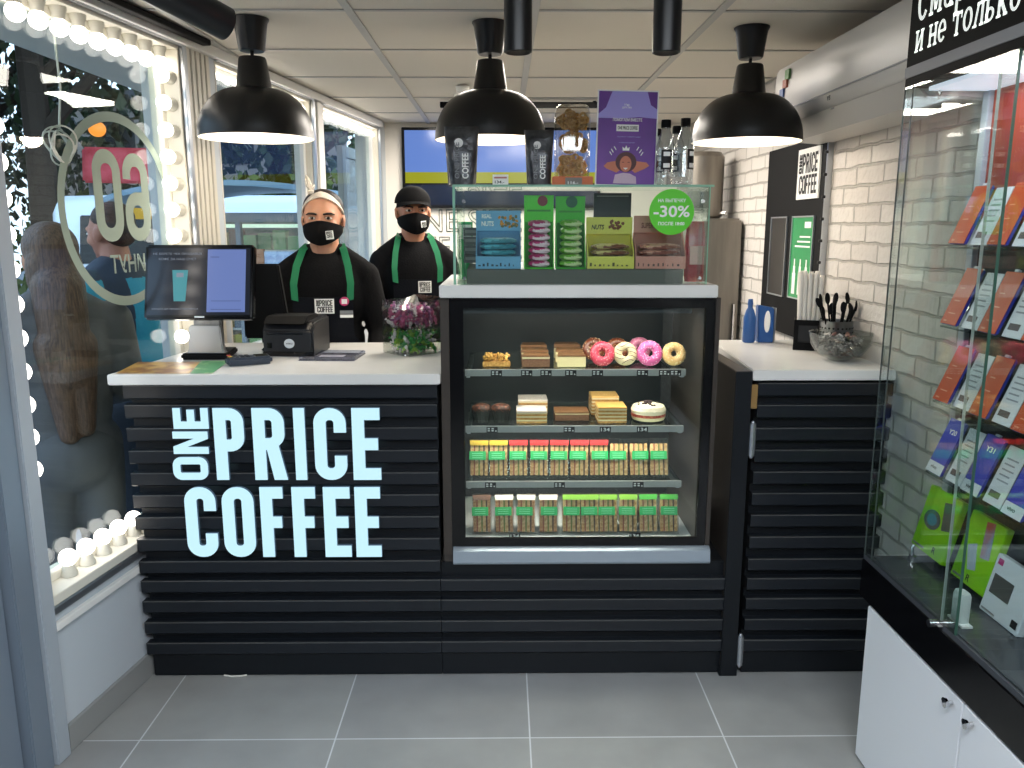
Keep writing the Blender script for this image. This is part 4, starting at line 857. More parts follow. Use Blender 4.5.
# cookie container
x = at(574, 0, Y=2.73).x; t = thing('cookie_container', 'tall clear container of stacked cookies on an orange base', 'cookie container', (x, 2.73, ZS))
MB().prism([(-.066, -.045), (.066, -.045), (.062, .05), (-.062, .05)], 0, .03).build('orange_base', mat('orange_card', 'c8632c', .45), t, local=True, bevel=.002)
MB().box(-.024, -.0468, .004, .03, -.0455, .026).build('price_label', mat('label_grey', '7a756e', .5), t, local=True); text('116.-', 'print', M['paper'], t, (x+.001, 2.73-.0472, ZS+.010), (1, 0, 0), (0, 0, 1), .009, .034, bold=.02)
MB().ring([[(w_*math.copysign(abs(math.cos(v))**.5, math.cos(v)), .04*w_/.058*math.copysign(abs(math.sin(v))**.5, math.sin(v)), z) for v in [2*PI*i/28 for i in range(28)]] for w_, z in ((.056, .031), (.058, .06), (.057, .228), (.05, .25), (.044, .254))]).build('clear_jar', clear('jar_plastic', 'e9e6e0', .10, .05), t, local=True)
for k in range(3):
    c = thing('cookie_pile', 'round pile of golden butter cookies in the tall container, %s from the bottom' % ORD[k], 'cookies', (x, 2.73, ZS+.038+.070*k), group='cookie piles in the container')
    mb = MB(); rng = random.Random(k)
    for j in range(46):
        a = rng.uniform(0, 2*PI); q = .040*math.sqrt(rng.random()); zz = rng.uniform(.004, .055); q *= math.sqrt(max(.1, 1-((zz-.025)/.04)**2))
        mb.torus((q*math.cos(a)*1.1, q*math.sin(a)*.75, zz), .0095, .0042, 10, 6, Q=Euler((rng.random()*3, rng.random()*3, 0)).to_matrix())
    mb.build('cookies', mat('cookie%d' % k, ('e8c488', 'd8b070', 'c8a060')[k], .6, noise=(150, ('d0a25c', 'bc9050', 'a88248')[k], .4, .6)), c, local=True); c['kind'] = 'stuff'
# poster
p, q = at(596.5, 89, Y=2.70), at(655.5, 178.5, Y=2.70)
t = thing('purple_poster', 'purple poster with a smiling person holding their head, standing on the snack stand', 'poster', ((p.x+q.x)/2, 2.70, ZS), rot=(math.radians(-3), math.radians(1.2), 0))
w, h = (q.x-p.x)/2, p.z-ZS
MB().box(-w, 0, .0, w, .003, h).build('sheet', M['paper'], t, local=True)
PU = mat('poster_purple', '6a2498', .4, noise=(4, '541c80', .4, .6)); LI = mat('poster_lilac', '9a90dc', .35)
e = .0045; hh = h-2*e; ww = w-e
MB().box(-ww, -.0006, e, ww, 0, h-e).build('purple_ground', PU, t, local=True)
MB().prism([(-ww*.55, h-e), (-ww*.75, h-.055), (-ww, h-.075), (-ww, h-.0875), (-ww*.2, h-.088), (ww*.4, h-.083), (ww, h-.087), (ww, h-.058), (ww*.78, h-.045), (ww*.65, h-e)], -.0010, -.0006, 'y').build('lilac_shape', LI, t, local=True)
def ptxt(s, x, z, hh_, ww_, m, b=.02):
    o = text(s, 'poster_text', m, None, (x, -.0016, z), (1, 0, 0), (0, 0, 1), hh_, ww_, bold=b); o.parent = t
ptxt('ПОМОГАЕМ ВМЕСТЕ', 0, h-.092, .010, .094, M['paper']); MB().box(-.035, -.0018, h-.128, .037, -.0012, h-.107).build('text_plate', M['paper'], t, local=True)
ptxt('', 0, 0, .01, .01, M['ink']) if False else None
o = text('ONE PRICE COFFEE', 'poster_text', M['ink'], None, (.001, -.0021, h-.1175), (1, 0, 0), (0, 0, 1), .011, .064, bold=.03); o.parent = t
ptxt('Мир\nдетства', -.004, h-.05, .016, .03, M['paper'], .01)
ptxt('покупай кофе вместе с нами', .006, h-.145, .006, .075, LI, .0); ptxt('и помогай детям', 0, h-.163, .006, .05, LI, .0)
# figure on the poster: arms, face, hair, shirt, crown
SKN = mat('poster_skin', 'c9785a', .5); HR = mat('poster_hair', '4a2224', .5); zc = .062
mb = MB()
mb.prism([(-.062, zc-.008), (-.072, zc), (-.06, zc+.012), (-.028, zc+.018), (-.026, zc+.034), (-.016, zc+.036), (-.008, zc-.004), (-.03, zc-.02)], -.0012, -.0006, 'y'); mb.prism([(.062, zc-.006), (.076, zc+.004), (.066, zc+.014), (.03, zc+.018), (.026, zc+.036), (.014, zc+.036), (.010, zc-.004), (.03, zc-.02)], -.0012, -.0006, 'y')
mb.build('arms_print', SKN, t, local=True)
MB().prism([(.034*math.cos(a), zc+.014+.032*math.sin(a)) for a in [2*PI*i/24 for i in range(24)]], -.0015, -.0012, 'y').build('hair_print', HR, t, local=True)
MB().prism([(.019*math.cos(a)-.001, zc+.008+.025*math.sin(a)) for a in [2*PI*i/24 for i in range(24)]], -.0019, -.0015, 'y').build('face_print', SKN, t, local=True)
mb = MB(); mb.prism([(-.009, zc-.004), (.007, zc-.004), (-.001, zc-.011)], -.0023, -.0019, 'y'); mb.build('smile_print', M['paper'], t, local=True)
mb = MB()
for s in (-1, 1): mb.box(s*.009-.004, -.0023, zc+.012, s*.009+.003, -.0019, zc+.014)
mb.build('eyes_print', HR, t, local=True)
MB().prism([(-.04, .008), (-.034, .036), (-.008, .042), (.014, .040), (.034, .03), (.036, .008)], -.0011, -.0006, 'y').build('shirt_print', mat('poster_shirt', 'c8b0c4', .5), t, local=True)
MB().prism([(-.012, zc+.05), (-.013, zc+.062), (-.006, zc+.056), (-.001, zc+.066), (.004, zc+.056), (.010, zc+.062), (.009, zc+.05)], -.0016, -.0006, 'y').build('crown_print', M['paper'], t, local=True)
mb = MB()
for s in (-1, 1):
    for k, (dx_, dz_) in enumerate(((.032, .052), (.041, .044), (.046, .036))): mb.add([(s*(dx_+u[0]), -.0012, zc+dz_+u[1]) for u in ((0, 0), (.002, -.0015), (.009, .009), (.007, .011))], [(0, 1, 2, 3)])
mb.build('ray_print', M['paper'], t, local=True)
# water bottles
bt0 = thing('water_bottle', 'x', 'water bottle', (0, 0, 0), group='water bottles on the stand')
WG = clear('bottle_plastic', 'e3e8ea', .16, .04)
MB().lathe((0, 0, 0), [(0, .001), (.024, .001), (.027, .008), (.0265, .03), (.0275, .035), (.0265, .09), (.0275, .1), (.027, .112), (.018, .142), (.0125, .155), (.0125, .164)], 24).build('bottle_body', WG, bt0, local=True)
MB().lathe((0, 0, 0), [(0, .185), (.014, .185), (.0145, .18), (.0145, .163), (.0, .163)], 20).build('cap', M['matte'], bt0, local=True)
MB().prism([(.0282*math.sin(a), -.0282*math.cos(a)) for a in [math.radians(v) for v in range(-34, 35, 8)]]+[(.0276*math.sin(a), -.0276*math.cos(a)) for a in [math.radians(v) for v in range(34, -35, -8)]], .045, .1).build('label', M['ink'], bt0, local=True)
MB().prism([(.0286*math.sin(a), -.0286*math.cos(a)) for a in [math.radians(v) for v in range(-20, 21, 8)]]+[(.0283*math.sin(a), -.0283*math.cos(a)) for a in [math.radians(v) for v in range(20, -21, -8)]], .082, .094).build('label_print', M['paper'], bt0, local=True)
MB().prism([(.0286*math.sin(a), -.0286*math.cos(a)) for a in [math.radians(v) for v in range(-20, 21, 8)]]+[(.0283*math.sin(a), -.0283*math.cos(a)) for a in [math.radians(v) for v in range(20, -21, -8)]], .05, .062).build('label_print', M['paper'], bt0, local=True)
for k, (px, y, lab) in enumerate(((670.5, 2.68, 'clear water bottle with black label standing at the front of the bottles'), (690.5, 2.70, 'clear water bottle with black cap at the far end beside the lamp'), (661, 2.76, 'clear water bottle half hidden beside the purple poster'), (682, 2.76, 'clear water bottle behind between the front two bottles'))):
    o = bt0 if k == 0 else copy_tree(bt0); o.location = (at(px, 0, Y=y).x, y, ZS); o['label'] = lab; o.rotation_euler.z = (0, .7, .3, -.4)[k]; o.scale = (1.08, 1.08, (1.10, 1.14, 1.0, 1.05)[k])
t = thing('price_card', 'small clear price card in front of the water bottles', 'price tag', (at(684, 0, Y=2.64).x, 2.64, ZS)); MB().box(-.034, 0, 0, .03, .0015, .026).build('card', clear('card_clear', 'd8d4cc', .2, .1), t, local=True); xx = at(684, 0, Y=2.64).x
text('52.-', 'print', M['paper'], t, (xx-.002, 2.6392, ZS+.009), (1, 0, 0), (0, 0, 1), .009, .03, bold=.02)
# ================================================================== ON THE SIDE WORKTOP
ZW = 1.0945
t = thing('straw_holder', 'black open box holder packed with white paper straws', 'straw holder', (1.165, 3.07, ZW), math.radians(-20))
mb = MB(); a = .05
MB().box(-a+.005, -a+.008, .004, a-.005, a-.005, .098).build('inner_block', M['ink'], t, local=True)
mb.box(-a, -a, 0, a, -a+.004, .03); mb.box(-a, -a, .03, -a+.016, -a+.004, .095); mb.box(a-.016, -a, .03, a, -a+.004, .095); mb.box(-a, -a, .095, a, -a+.004, .115)
mb.box(-a, -a+.004, 0, -a+.004, a, .115); mb.box(a-.004, -a+.004, 0, a, a, .115); mb.box(-a+.004, a-.004, 0, a-.004, a, .115); mb.box(-a+.004, -a+.004, 0, a-.004, a-.004, .004)
mb.build('box_body', M['matte'], t, local=True, bevel=.001)
k = 0
ST_ = mat('straw_paper', 'd8d4cc', .6)
for i in range(5):
    for j in range(4):
        rng = random.Random(i*7+j); s = thing('paper_straw', 'white paper-wrapped straw standing in the black open box holder', 'straw', (1.165, 3.07, ZW), math.radians(-20), 'paper straws in the holder')
        bx, by = -.034+.017*i, -.03+.02*j; MB().cone((bx*.95, by, .0985), (bx*1.12+rng.uniform(-.004, .004), by*1.08, .285+rng.uniform(-.012, .012)), .0082, n=8).build('sleeve', ST_, s, local=True); MB().cone((bx*1.15, by*1.1, .2), (bx*1.15+.0005, by*1.1, .201), .0065, n=8).build('fold', mat('straw_fold', 'b8b4ac', .6), s, local=True) if False else None
t = thing('cutlery_cup', 'perforated steel cup full of black plastic cutlery', 'cup', (1.215, 2.93, ZW)); t.scale = (1.12, 1.12, .98)
mb = MB(); mb.lathe((0, 0, 0), [(0, .002), (.045, .002), (.05, .01), (.052, .125), (.054, .128), (.050, .127), (.047, .012)], 32); mb.build('cup_wall', M['steel'], t, local=True)
mb = MB()
for r_ in range(3):
    for k in range(24):
        a = 2*PI*(k+.5*(r_ % 2))/24; R_ = .0515; mb.cone((R_*math.cos(a), R_*math.sin(a), .07+.016*r_), ((R_+.0012)*math.cos(a), (R_+.0012)*math.sin(a), .07+.016*r_), .0035, n=8)
mb.build('perforation', M['ink'], t, local=True)
for k, (ax, ay, L) in enumerate(((-.6, -.2, .19), (-.42, .2, .2), (-.25, -.35, .185), (-.05, .1, .19), (.05, -.3, .175), (.3, .1, .205), (.42, -.25, .18), (.6, .1, .185), (.1, .45, .2), (-.15, .4, .2), (-.5, -.3, .16), (.2, -.4, .155), (.5, .3, .165), (-.1, .2, .165), (.35, -.1, .16))):
    s = thing('black_spoon', 'black plastic spoon or fork standing in the perforated steel cup', 'cutlery', (1.215, 2.93, ZW), group='black cutlery in the steel cup')
    b0 = Vector((ax*.03, ay*.03, .02)); e = Vector((ax*.13, ay*.12, L)); MB().tube([b0, b0.lerp(e, .7), e], [.003, .0032, .004], 6).build('stem', M['matte'], s, local=True)
    MB().ball(e, (.010, .004, .022), 10, 8, R=Euler((0, ax*.9, k*.7)).to_matrix()).build('spoon_head', M['matte'], s, local=True)
bx, by = 1.176, 2.79
t = thing('glass_bowl', 'round clear glass bowl of wrapped sachets on the side worktop', 'bowl', (bx, by, ZW))
R_ = .106; t.scale = (1.08, 1.08, 1.05)
MB().lathe((0, 0, 0), [(0, .001), (.03, .001), (.036, .005), (.07, .022), (.092, .055), (.098, .09), (.099, .094), (.095, .092), (.088, .058), (.066, .027), (.03, .009), (0, .008)], 40).build('bowl_wall', clear('bowl_glass', 'e8ebea', .08, .01), t, local=True)
mb = MB(Matrix.Translation((bx, by, ZW))); rng = random.Random(2)
for k in range(150):
    a = rng.uniform(0, 2*PI); z = rng.uniform(.016, .088); lim = .084*math.sqrt(min(1, (z-.004)/.075)); q = lim*math.sqrt(rng.random())*.86
    Q = Euler((rng.uniform(-.7, .7), rng.uniform(-.7, .7), rng.uniform(0, 3))).to_matrix(); mi = rng.choice((0, 0, 1, 1, 2, 3))
    p = Vector((q*math.cos(a), q*math.sin(a), z)); vs = [p+Q @ Vector(c_) for c_ in ((-.014, -.007, 0), (.014, -.007, 0), (.014, .007, 0), (-.014, .007, 0), (-.010, -.004, .004), (.010, -.004, .004), (.010, .004, .004), (-.010, .004, .004))]
    mb.add(vs, [(0, 3, 2, 1), (4, 5, 6, 7), (0, 1, 5, 4), (1, 2, 6, 5), (2, 3, 7, 6), (3, 0, 4, 7)], mi)
tag(mb.build('wrapped_sachets', [mat('sach_d', '2c2a2a', .3), mat('sach_g', '4c4a49', .3), mat('sach_w', '9a9894', .3), mat('sach_r', '6a4a42', .3)]), 'dark and silver wrapped sachets filling the round glass bowl', 'sachets', kind='stuff')
t = thing('napkin_stack', 'small stack of white napkins between cutlery cup and brick wall', 'napkins', (1.25, 2.885, ZW))
t.location.x = 1.245; t.location.y = 2.84
bpy.data.objects.remove(t)
# blue bottle and blue framed stand behind
t = thing('spray_bottle', 'tall blue cleaning bottle standing at the back of the side worktop', 'bottle', (.995, 3.25, ZW))
BLUE = mat('blue_plastic', '25508c', .4)
MB().lathe((0, 0, 0), [(0, .001), (.022, .001), (.025, .006), (.024, .10), (.016, .13), (.010, .14), (.010, .155)], 20).build('bottle_body', BLUE, t, local=True); MB().cone((0, 0, .153), (0, 0, .175), .012, .009, 14).build('cap', BLUE, t, local=True)
t = thing('blue_stand', 'blue and silver folded display stand behind the straws', 'stand', (1.06, 3.26, ZW))
MB().prism([(-.03, .0), (.035, 0), (.03, .14), (-.035, .152)], -.02, .02, 'y').build('board', BLUE, t, local=True, bevel=.004); MB().ball((.004, -.0195, .085), (.013, .003, .045), 16, 10).build('silver_oval', M['paper'], t, local=True); MB().box(.032, -.022, 0, .038, .022, .14).build('frame', M['alu'], t, local=True)
# scrap of white cable on the floor by the plinth
tag(MB().tube([at(224, 675.2, Z=.004), at(232, 676.4, Z=.004), at(241, 676, Z=.004), at(247, 675, Z=.004)], .003, 6).build('cable_scrap', CAB), 'short scrap of white cable lying on the floor under the counter', 'cable')
# ================================================================== PHONE DISPLAY CABINET
X0c, X1c, Yf, Yn = 1.05, 1.265, 2.205, .35
cb = thing('phone_cabinet', 'glass phone display cabinet with black base and white cupboards by the brick wall', 'display cabinet', (1.16, 1.3, 0))
CW = mat('cabinet_white', 'dcdde0', .35)
MB().box(X0c+.012, Yn, 0, 1.283, 2.155, .49).build('cupboard_body', CW, cb, bevel=.002)
y = 2.153
for k, (a, b) in enumerate(((1.664, 2.152), (1.172, 1.66), (.68, 1.168))):
    d = MB().box(X0c-.004, a, .012, X0c+.012, b, .486).build('cupboard_door', CW, cb, bevel=.002)
    yy = (a+.04) if k == 0 else (b-.04); MB().lathe((X0c-.004, yy, .463), [(.005, 0), (.005, .01), (.011, .014), (.012, .02), (.0, .024)], 16, axis=(-1, 0, 0)).build('knob', M['chrome'], d)
MB().prism([(X0c-.006, .492), (X0c-.006, .606), (1.283, .606), (1.283, .492)], Yn, Yf+.006, 'y').build('black_base', M['gloss'], cb, bevel=.003)
MB().box(X0c+.01, Yn, .606, 1.283, Yf-.0, .615).build('display_floor', mat('display_floor', '3c3f44', .12), cb)
mb = MB(); mb.box(X0c-.002, Yn, .606, X0c+.012, Yf+.004, .620); mb.build('bottom_track', M['darkgrey'], cb)
MB().box(X0c-.002, Yn, 1.955, 1.283, Yf+.004, 2.249).build('header_box', mat('header_black', '0a0b0c', .7, spec=.15), cb, bevel=.001)
MB().box(X0c-.004, Yn, 1.93, 1.283, Yf+.006, 1.957).build('header_strip', mat('strip_grey', '85868a', .6), cb, bevel=.001)
MB().box(X0c-.002, Yn, 1.908, 1.283, Yf+.004, 1.93).build('top_track', M['matte'], cb, bevel=.001)
MB().box(X0c+.05, Yn, 1.898, 1.27, Yf-.02, 1.908).build('light_panel', mat('cab_light', 'ffffff', .4, emit='dfeaff', es=.8), cb)
for i, (a, b) in enumerate(((1.728, 2.20), (1.16, 1.80), (.5, 1.2))):
    MB().box(X0c+(.004 if i % 2 else -.002), a, .62, X0c+(.009 if i % 2 else .003), b, 1.908).build('sliding_glass', clear('cab_glass', 'f3f7f6', .045, k=.8), cb)
    MB().box(X0c+(.003 if i % 2 else -.003), (b if i % 2 else a)-.0008, .62, X0c+(.0095 if i % 2 else .0035), (b if i % 2 else a)+.0008, 1.908).build('glass_edge', mat('glass_edge_%d' % (i % 2), ('2e4c40', 'aab4ae')[i % 2], .3), cb)
MB().box(X0c-.002, Yf-.004, .62, 1.262, Yf+.002, 1.908).build('side_glass', clear('cab_glass', 'f3f7f6', .045, k=.8), cb)
for yy in (Yf+.001, Yf-.042): MB().box(X0c-.0032, yy-.0007, .62, X0c+.0008, yy+.0007, 1.908).build('glass_edge', mat('corner_dark', '3c4442', .4), cb)
MB().box(1.2655, Yn, .615, 1.283, Yf-.03, 1.898).build('back_panel', mat('cab_back', '2a2c2e', .3), cb)
MB().box(1.25, Yf-.035, .615, 1.2655, Yf-.005, 1.898).build('rear_upright', mat('upright_pale', 'b9c4ce', .35, .3), cb, bevel=.002)
MB().box(1.262, Yn, 1.56, 1.2655, 2.168, 1.898).build('red_panel', mat('red_panel', 'a5381f', .5), cb)
MB().box(1.10, 2.19, 1.80, 1.15, 2.2, 1.86).build('latch', PC, cb) if False else None
lk = MB(); lk.cone((X0c-.024, 1.802, .612), (X0c-.002, 1.802, .612), .0095, n=20); lk.box(X0c-.004, 1.775, .606, X0c+.002, 1.80, .618); lk.build('lock', M['chrome'], cb)
# header lettering
HY = mat('header_letters', 'f2f6f2', .5, emit='eef6ee', es=.55)
def seg(mb, x0, y0, x1, y1, t):
    """a straight pen stroke between two points, t thick across"""
    d = Vector((x1-x0, y1-y0, 0)).normalized(); n = Vector((-d.y, d.x, 0))*t/2
    mb.add([(x0+n.x, y0+n.y, 0), (x0-n.x, y0-n.y, 0), (x1-n.x, y1-n.y, 0), (x1+n.x, y1+n.y, 0)], [(0, 1, 2, 3)])
def bowl(mb, cx, cy, rx, ry, t, a0=0, a1=360):
    pts = [math.radians(a0+(a1-a0)*i/20) for i in range(21)]
    mb.add([(cx+rx*math.cos(a), cy+ry*math.sin(a), 0) for a in pts]+[(cx+(rx-t)*math.cos(a), cy+(ry-t*.7)*math.sin(a), 0) for a in pts], [(i, i+1, 22+i, 21+i) for i in range(20)])
def slab(mb, x, y, w=.34): seg(mb, x-w/2, y, x+w/2, y, .1)
def cyr(ch):
    m = MB(); T = .19
    def stem(x, y0=0, y1=1, s=(1, 1)):
        seg(m, x, y0, x, y1, T)
        if s[0]: slab(m, x, y0+.05)
        if s[1]: slab(m, x, y1-.05)
    w = .8
    if ch == 'и': stem(.17); stem(.66); seg(m, .2, .15, .63, .85, T*.8)
    elif ch == 'н': stem(.17); stem(.66); seg(m, .17, .5, .66, .5, .14)
    elif ch == 'е': bowl(m, .38, .5, .36, .5, T, 0, 320); seg(m, .1, .5, .72, .5, .12)
    elif ch == 'т': stem(.4, 0, 1, (1, 0)); seg(m, .02, .93, .78, .93, .14); seg(m, .06, .68, .06, .95, .1); seg(m, .74, .68, .74, .95, .1)
    elif ch == 'о': bowl(m, .4, .5, .38, .5, T)
    elif ch == 'л': stem(.66); seg(m, .14, 0, .34, .95, T*.85); seg(m, .22, .93, .7, .93, .14); slab(m, .14, .05)
    elif ch == 'ь': stem(.17); bowl(m, .38, .29, .32, .29, T*.85)
    elif ch == 'к': stem(.17); seg(m, .2, .45, .6, .95, T*.8); seg(m, .3, .6, .66, .05, T); slab(m, .64, .05, .3); slab(m, .6, .95, .26)
    elif ch == 'С': bowl(m, .46, .68, .44, .7, T*1.1, 40, 322); seg(m, .82, .95, .82, 1.36, .1); w = .92
    elif ch == 'м': stem(.17); stem(.83); seg(m, .2, .95, .5, .15, T*.8); seg(m, .5, .15, .8, .95, T*.8); w = 1.0
    elif ch == 'а': stem(.62, 0, .7, (1, 0)); bowl(m, .36, .28, .3, .28, T*.8); bowl(m, .4, .65, .31, .35, T*.9, 0, 160)
    elif ch == 'р': stem(.17, -.4, 1); bowl(m, .42, .5, .36, .5, T*.9)
    elif ch == 'ф': stem(.5, -.4, 1.3); bowl(m, .5, .5, .46, .5, T*.85); w = 1.0
    elif ch == 'н': pass
    elif ch == 'ы': stem(.17); bowl(m, .36, .29, .28, .29, T*.8); stem(.85); w = 1.02
    return m, w
def headline(s, y0, zbase, xh, cw):
    x = 0
    for ch in s:
        if ch == ' ': x += .42; continue
        m, w = cyr(ch)
        v = MB(); v.v = [(X0c-.0032-.0002*(k_ % 2), y0-(x+p[0])*cw, zbase+p[1]*xh) for k_, p in enumerate(m.v)]; v.f = m.f; v.mi = m.mi
        v.v = [(X0c-.0035, q_[1], q_[2]) for q_ in v.v]
        v.build('letter', HY, cb, smooth=False); x += w+.06
headline('и не только', 2.170, 1.986, .052, .0505)
headline('Смартфоны', 2.172, 2.060, .066, .060)
# hooks and small fittings hanging inside
for k, (px, py) in enumerate(((922, 92), (938, 92))):
    p = at(px, py, X=1.12); tag(MB().tube([(p.x, 2.17, 1.897), (p.x, 2.17, p.z), (p.x, 2.162, p.z-.008), (p.x, 2.155, p.z)], .002, 6).build('steel_hook', M['chrome']), 'small steel hook hanging from the cabinet roof, %s from the brick corner' % ORD[k], 'hook')
# phones: rows of leaning phones, a price card beside each
def leaning(name, yc, z0, w, h, xb, xt, th):
    """empty whose local frame: x along the row towards the viewer, y = thickness to the back, z = up the face"""
    lean = math.atan2(xt-xb, h); r = bpy.data.objects.new(name, None); C.objects.link(r); r.location = (xb, yc, z0)
    r.rotation_euler = (Matrix.Rotation(-PI/2, 3, 'Z') @ Matrix.Rotation(-lean, 3, 'X')).to_euler(); return r
def ltext(s, m, par, c, h, w, b=.02):
    o = text(s, 'face_print', m, None, c, (1, 0, 0), (0, 0, 1), h, w, bold=b); o.parent = par; return o
OR = mat('phone_orange', 'b8421c', .45, spec=.25, noise=(5, 'c25628', .4, .6)); BL = mat('phone_blue', '3234a4', .4, spec=.25, noise=(4, '5a6ad0', .4, .7)); CARD = mat('card_pale', 'cfd6dc', .45)
def phone(yc, z0, kind, lab, grp, nm=''):
    t = leaning('display_phone', yc, z0, .075, .15, 1.172, 1.232, .009); tag(t, lab, 'phone', grp); w = .0375; h = .158
    MB().box(-w, 0, 0, w, .009, h).build('phone_body', mat('phone_side', '2e3aa0', .3) if kind != 'white' else CARD, t, local=True, bevel=.0035)
    MB().box(-w+.001, -.0012, .001 if kind == 'orange' else .032, w-.001, 0, h-.001).build('phone_screen', OR if kind == 'orange' else BL, t, local=True)
    if kind == 'orange':
        mb = MB()
        for k in range(3): mb.box(-.02, -.0018, .03+.035*k, .012-.006*k, -.0012, .033+.035*k)
        mb.box(-.026, -.0018, .008, -.01, -.0012, .012); mb.build('screen_lines', mat('phone_line', 'd98a68', .4), t, local=True)
    else:
        MB().box(-w+.001, -.0012, .001, w-.001, 0, .031).build('white_foot', CARD, t, local=True); ltext('vivo', M['ink'], t, (-.006, -.0017, .017), .010, .030)
        ltext(nm, M['paper'], t, (.002, -.0017, .122), .014, .036)
    MB().box(-.012, .009, .05, .012, .03, .075).build('stand_clip', PC, t, local=True)
    MB().box(-.008, -.001, h, .008, .006, h+.006).build('top_clip', CARD, t, local=True)
def price(yc, z0, lab, w=.07, big=False):
    t = leaning('price_sheet', yc, z0, w, .15, 1.178, 1.236, .002); tag(t, lab, 'price card', 'price cards between the phones')
    h = .15; MB().box(-w/2, .003, 0, w/2, .005, h).build('card', CARD, t, local=True)
    mb = MB()
    for k in range(5): mb.box(-w/2+.012, .0022, .06+.014*k, w/2-.014-.006*(k % 2), .003, .064+.014*k)
    mb.build('small_print', mat('print_grey', '8a9098', .5), t, local=True)
    MB().box(-w/2+.01, .0022, .018, w/2-.02, .003, .034).build('price_print', mat('print_dark', '4a4448', .5), t, local=True)
RN = ('top', 'second', 'third', 'fourth')
Y0p = 2.115; DY = .172
for r_, z0 in enumerate((1.51, 1.30, 1.093, .893)):
    sh = tag(MB().box(1.18, Yn+.02, z0-.012, 1.262, 2.165, z0-.007).build('glass_shelf', clear('cab_shelf', 'd5dedc', .1)), 'narrow glass ledge under the %s row of phones' % RN[r_], 'shelf', 'ledges in the phone cabinet')
    for k in range(5):
        kind = 'orange' if r_ < 3 else 'blue'
        phone(Y0p-DY*k, z0, kind, ('orange-screened' if kind == 'orange' else 'violet-blue') + ' phone leaning in the %s row, %s from the brick corner' % (RN[r_], ORD[k]), 'leaning phones in the cabinet', ('Y20', 'Y31', 'Y20', 'Y31', 'Y20')[k])
        price(Y0p-DY*k-.083, z0, 'pale price card in the %s phone row, %s from the brick corner' % (RN[r_], ORD[k]))
# dark backing cards behind rows
# boxes on the floor of the cabinet
LG = mat('lime_box', '7fc41c', .35, noise=(5, 'a3d620', .4, .65))
def gbox(yc, z0, w, h, lab, kind, xb=1.205, xt=1.24):
    t = leaning('phone_box', yc, z0, w, h, xb, xt, .03); tag(t, lab, 'box', 'boxes on the cabinet floor')
    MB().box(-w/2, 0, 0, w/2, .02, h).build('carton', LG if kind != 'white' else CARD, t, local=True, bevel=.002)
    if kind == 'round':
        MB().prism([(w*.06, h*.86), (w*.26, h*.9), (w*.42, h*.5), (w*.2, h*.45)], -.0012, 0, 'y').build('phone_picture', mat('pic_dark', '5c5f58', .3), t, local=True)
        MB().prism([(-w*.13+.24*w*math.cos(a), h*.52+.15*h*math.sin(a)) for a in [2*PI*i/28 for i in range(28)]], -.0016, 0, 'y').build('camera_picture', mat('pic_grey', '4d5a60', .3), t, local=True)
        MB().prism([(-w*.13+.15*w*math.cos(a), h*.52+.09*h*math.sin(a)) for a in [2*PI*i/24 for i in range(24)]], -.0022, -.0016, 'y').build('lens_picture', mat('pic_teal', '2f7f96', .3), t, local=True)
        ltext('R', M['ink'], t, (w*.2, -.0014, h*.12), .018, .016)
    elif kind == 'phone':
        MB().prism([(-w*.02, h*.95), (w*.2, h*.98), (w*.34, h*.48), (w*.1, h*.45)], -.0012, 0, 'y').build('phone_picture', mat('pic_red', 'b8584a', .3, noise=(8, '8fa8c0', .4, .6)), t, local=True)
        MB().prism([(-w*.3, h*.52), (-w*.08, h*.6), (w*.1, h*.25), (-w*.1, h*.2)], -.0014, 0, 'y').build('phone_picture', mat('pic_pale', 'a9b6c2', .3), t, local=True)
        ltext('R', M['ink'], t, (0, -.0014, h*.1), .018, .016)
    else:
        MB().box(-w*.4, -.0012, h*.35, w*.1, 0, h*.68).build('product_picture', mat('pic_gear', '50504e', .4), t, local=True); MB().box(w*.3, -.0012, h*.08, w*.44, 0, h*.2).build('print_block', M['ink'], t, local=True)
        MB().box(-w*.42, -.0012, h*.84, -w*.3, 0, h*.94).build('pink_mark', mat('pic_pink', 'b83a78', .4), t, local=True)
    MB().box(-w/2+.008, -.001, h*.04, -w*.1, 0, h*.07).build('small_print', M['grey'], t, local=True)
gbox(2.16, .64, .165, .185, 'lime green phone box with round camera picture on the cabinet floor', 'round', 1.20, 1.245)
gbox(1.955, .64, .15, .185, 'lime green phone box with tilted phone picture on the cabinet floor', 'phone', 1.20, 1.245)
gbox(1.80, .616, .15, .15, 'white accessory box with dark gadget picture next to the lime boxes', 'white', 1.19, 1.225)
gbox(1.62, .616, .15, .15, 'second white accessory box further along the cabinet floor', 'white', 1.19, 1.225)
# white gadget on the display floor, latch at the far corner
t = thing('white_gadget', 'small rounded white gadget standing on the cabinet floor by the glass', 'gadget', (1.10, 1.80, .616))
MB().ring([[(w_*math.copysign(abs(math.cos(v))**.6, math.cos(v)), .02*math.copysign(abs(math.sin(v))**.6, math.sin(v)), z) for v in [2*PI*i/24 for i in range(24)]] for w_, z in ((.012, 0), (.016, .006), (.016, .07), (.012, .078))]).build('shell', mat('gadget_white', 'd4dcd8', .3), t, local=True); MB().box(-.013, -.034, 0, .013, .03, .005).build('foot', M['paper'], t, local=True)
t = thing('chrome_clip', 'small chrome clip on the cabinet floor at the glass corner', 'clip', at(912, 556, Z=.616))
MB().tube([(0, 0, .002), (.0, 0, .028), (.005, 0, .034)], .004, 8).build('stem', M['chrome'], t, local=True); MB().box(-.006, -.02, 0, .006, .008, .005).build('base', M['chrome'], t, local=True)
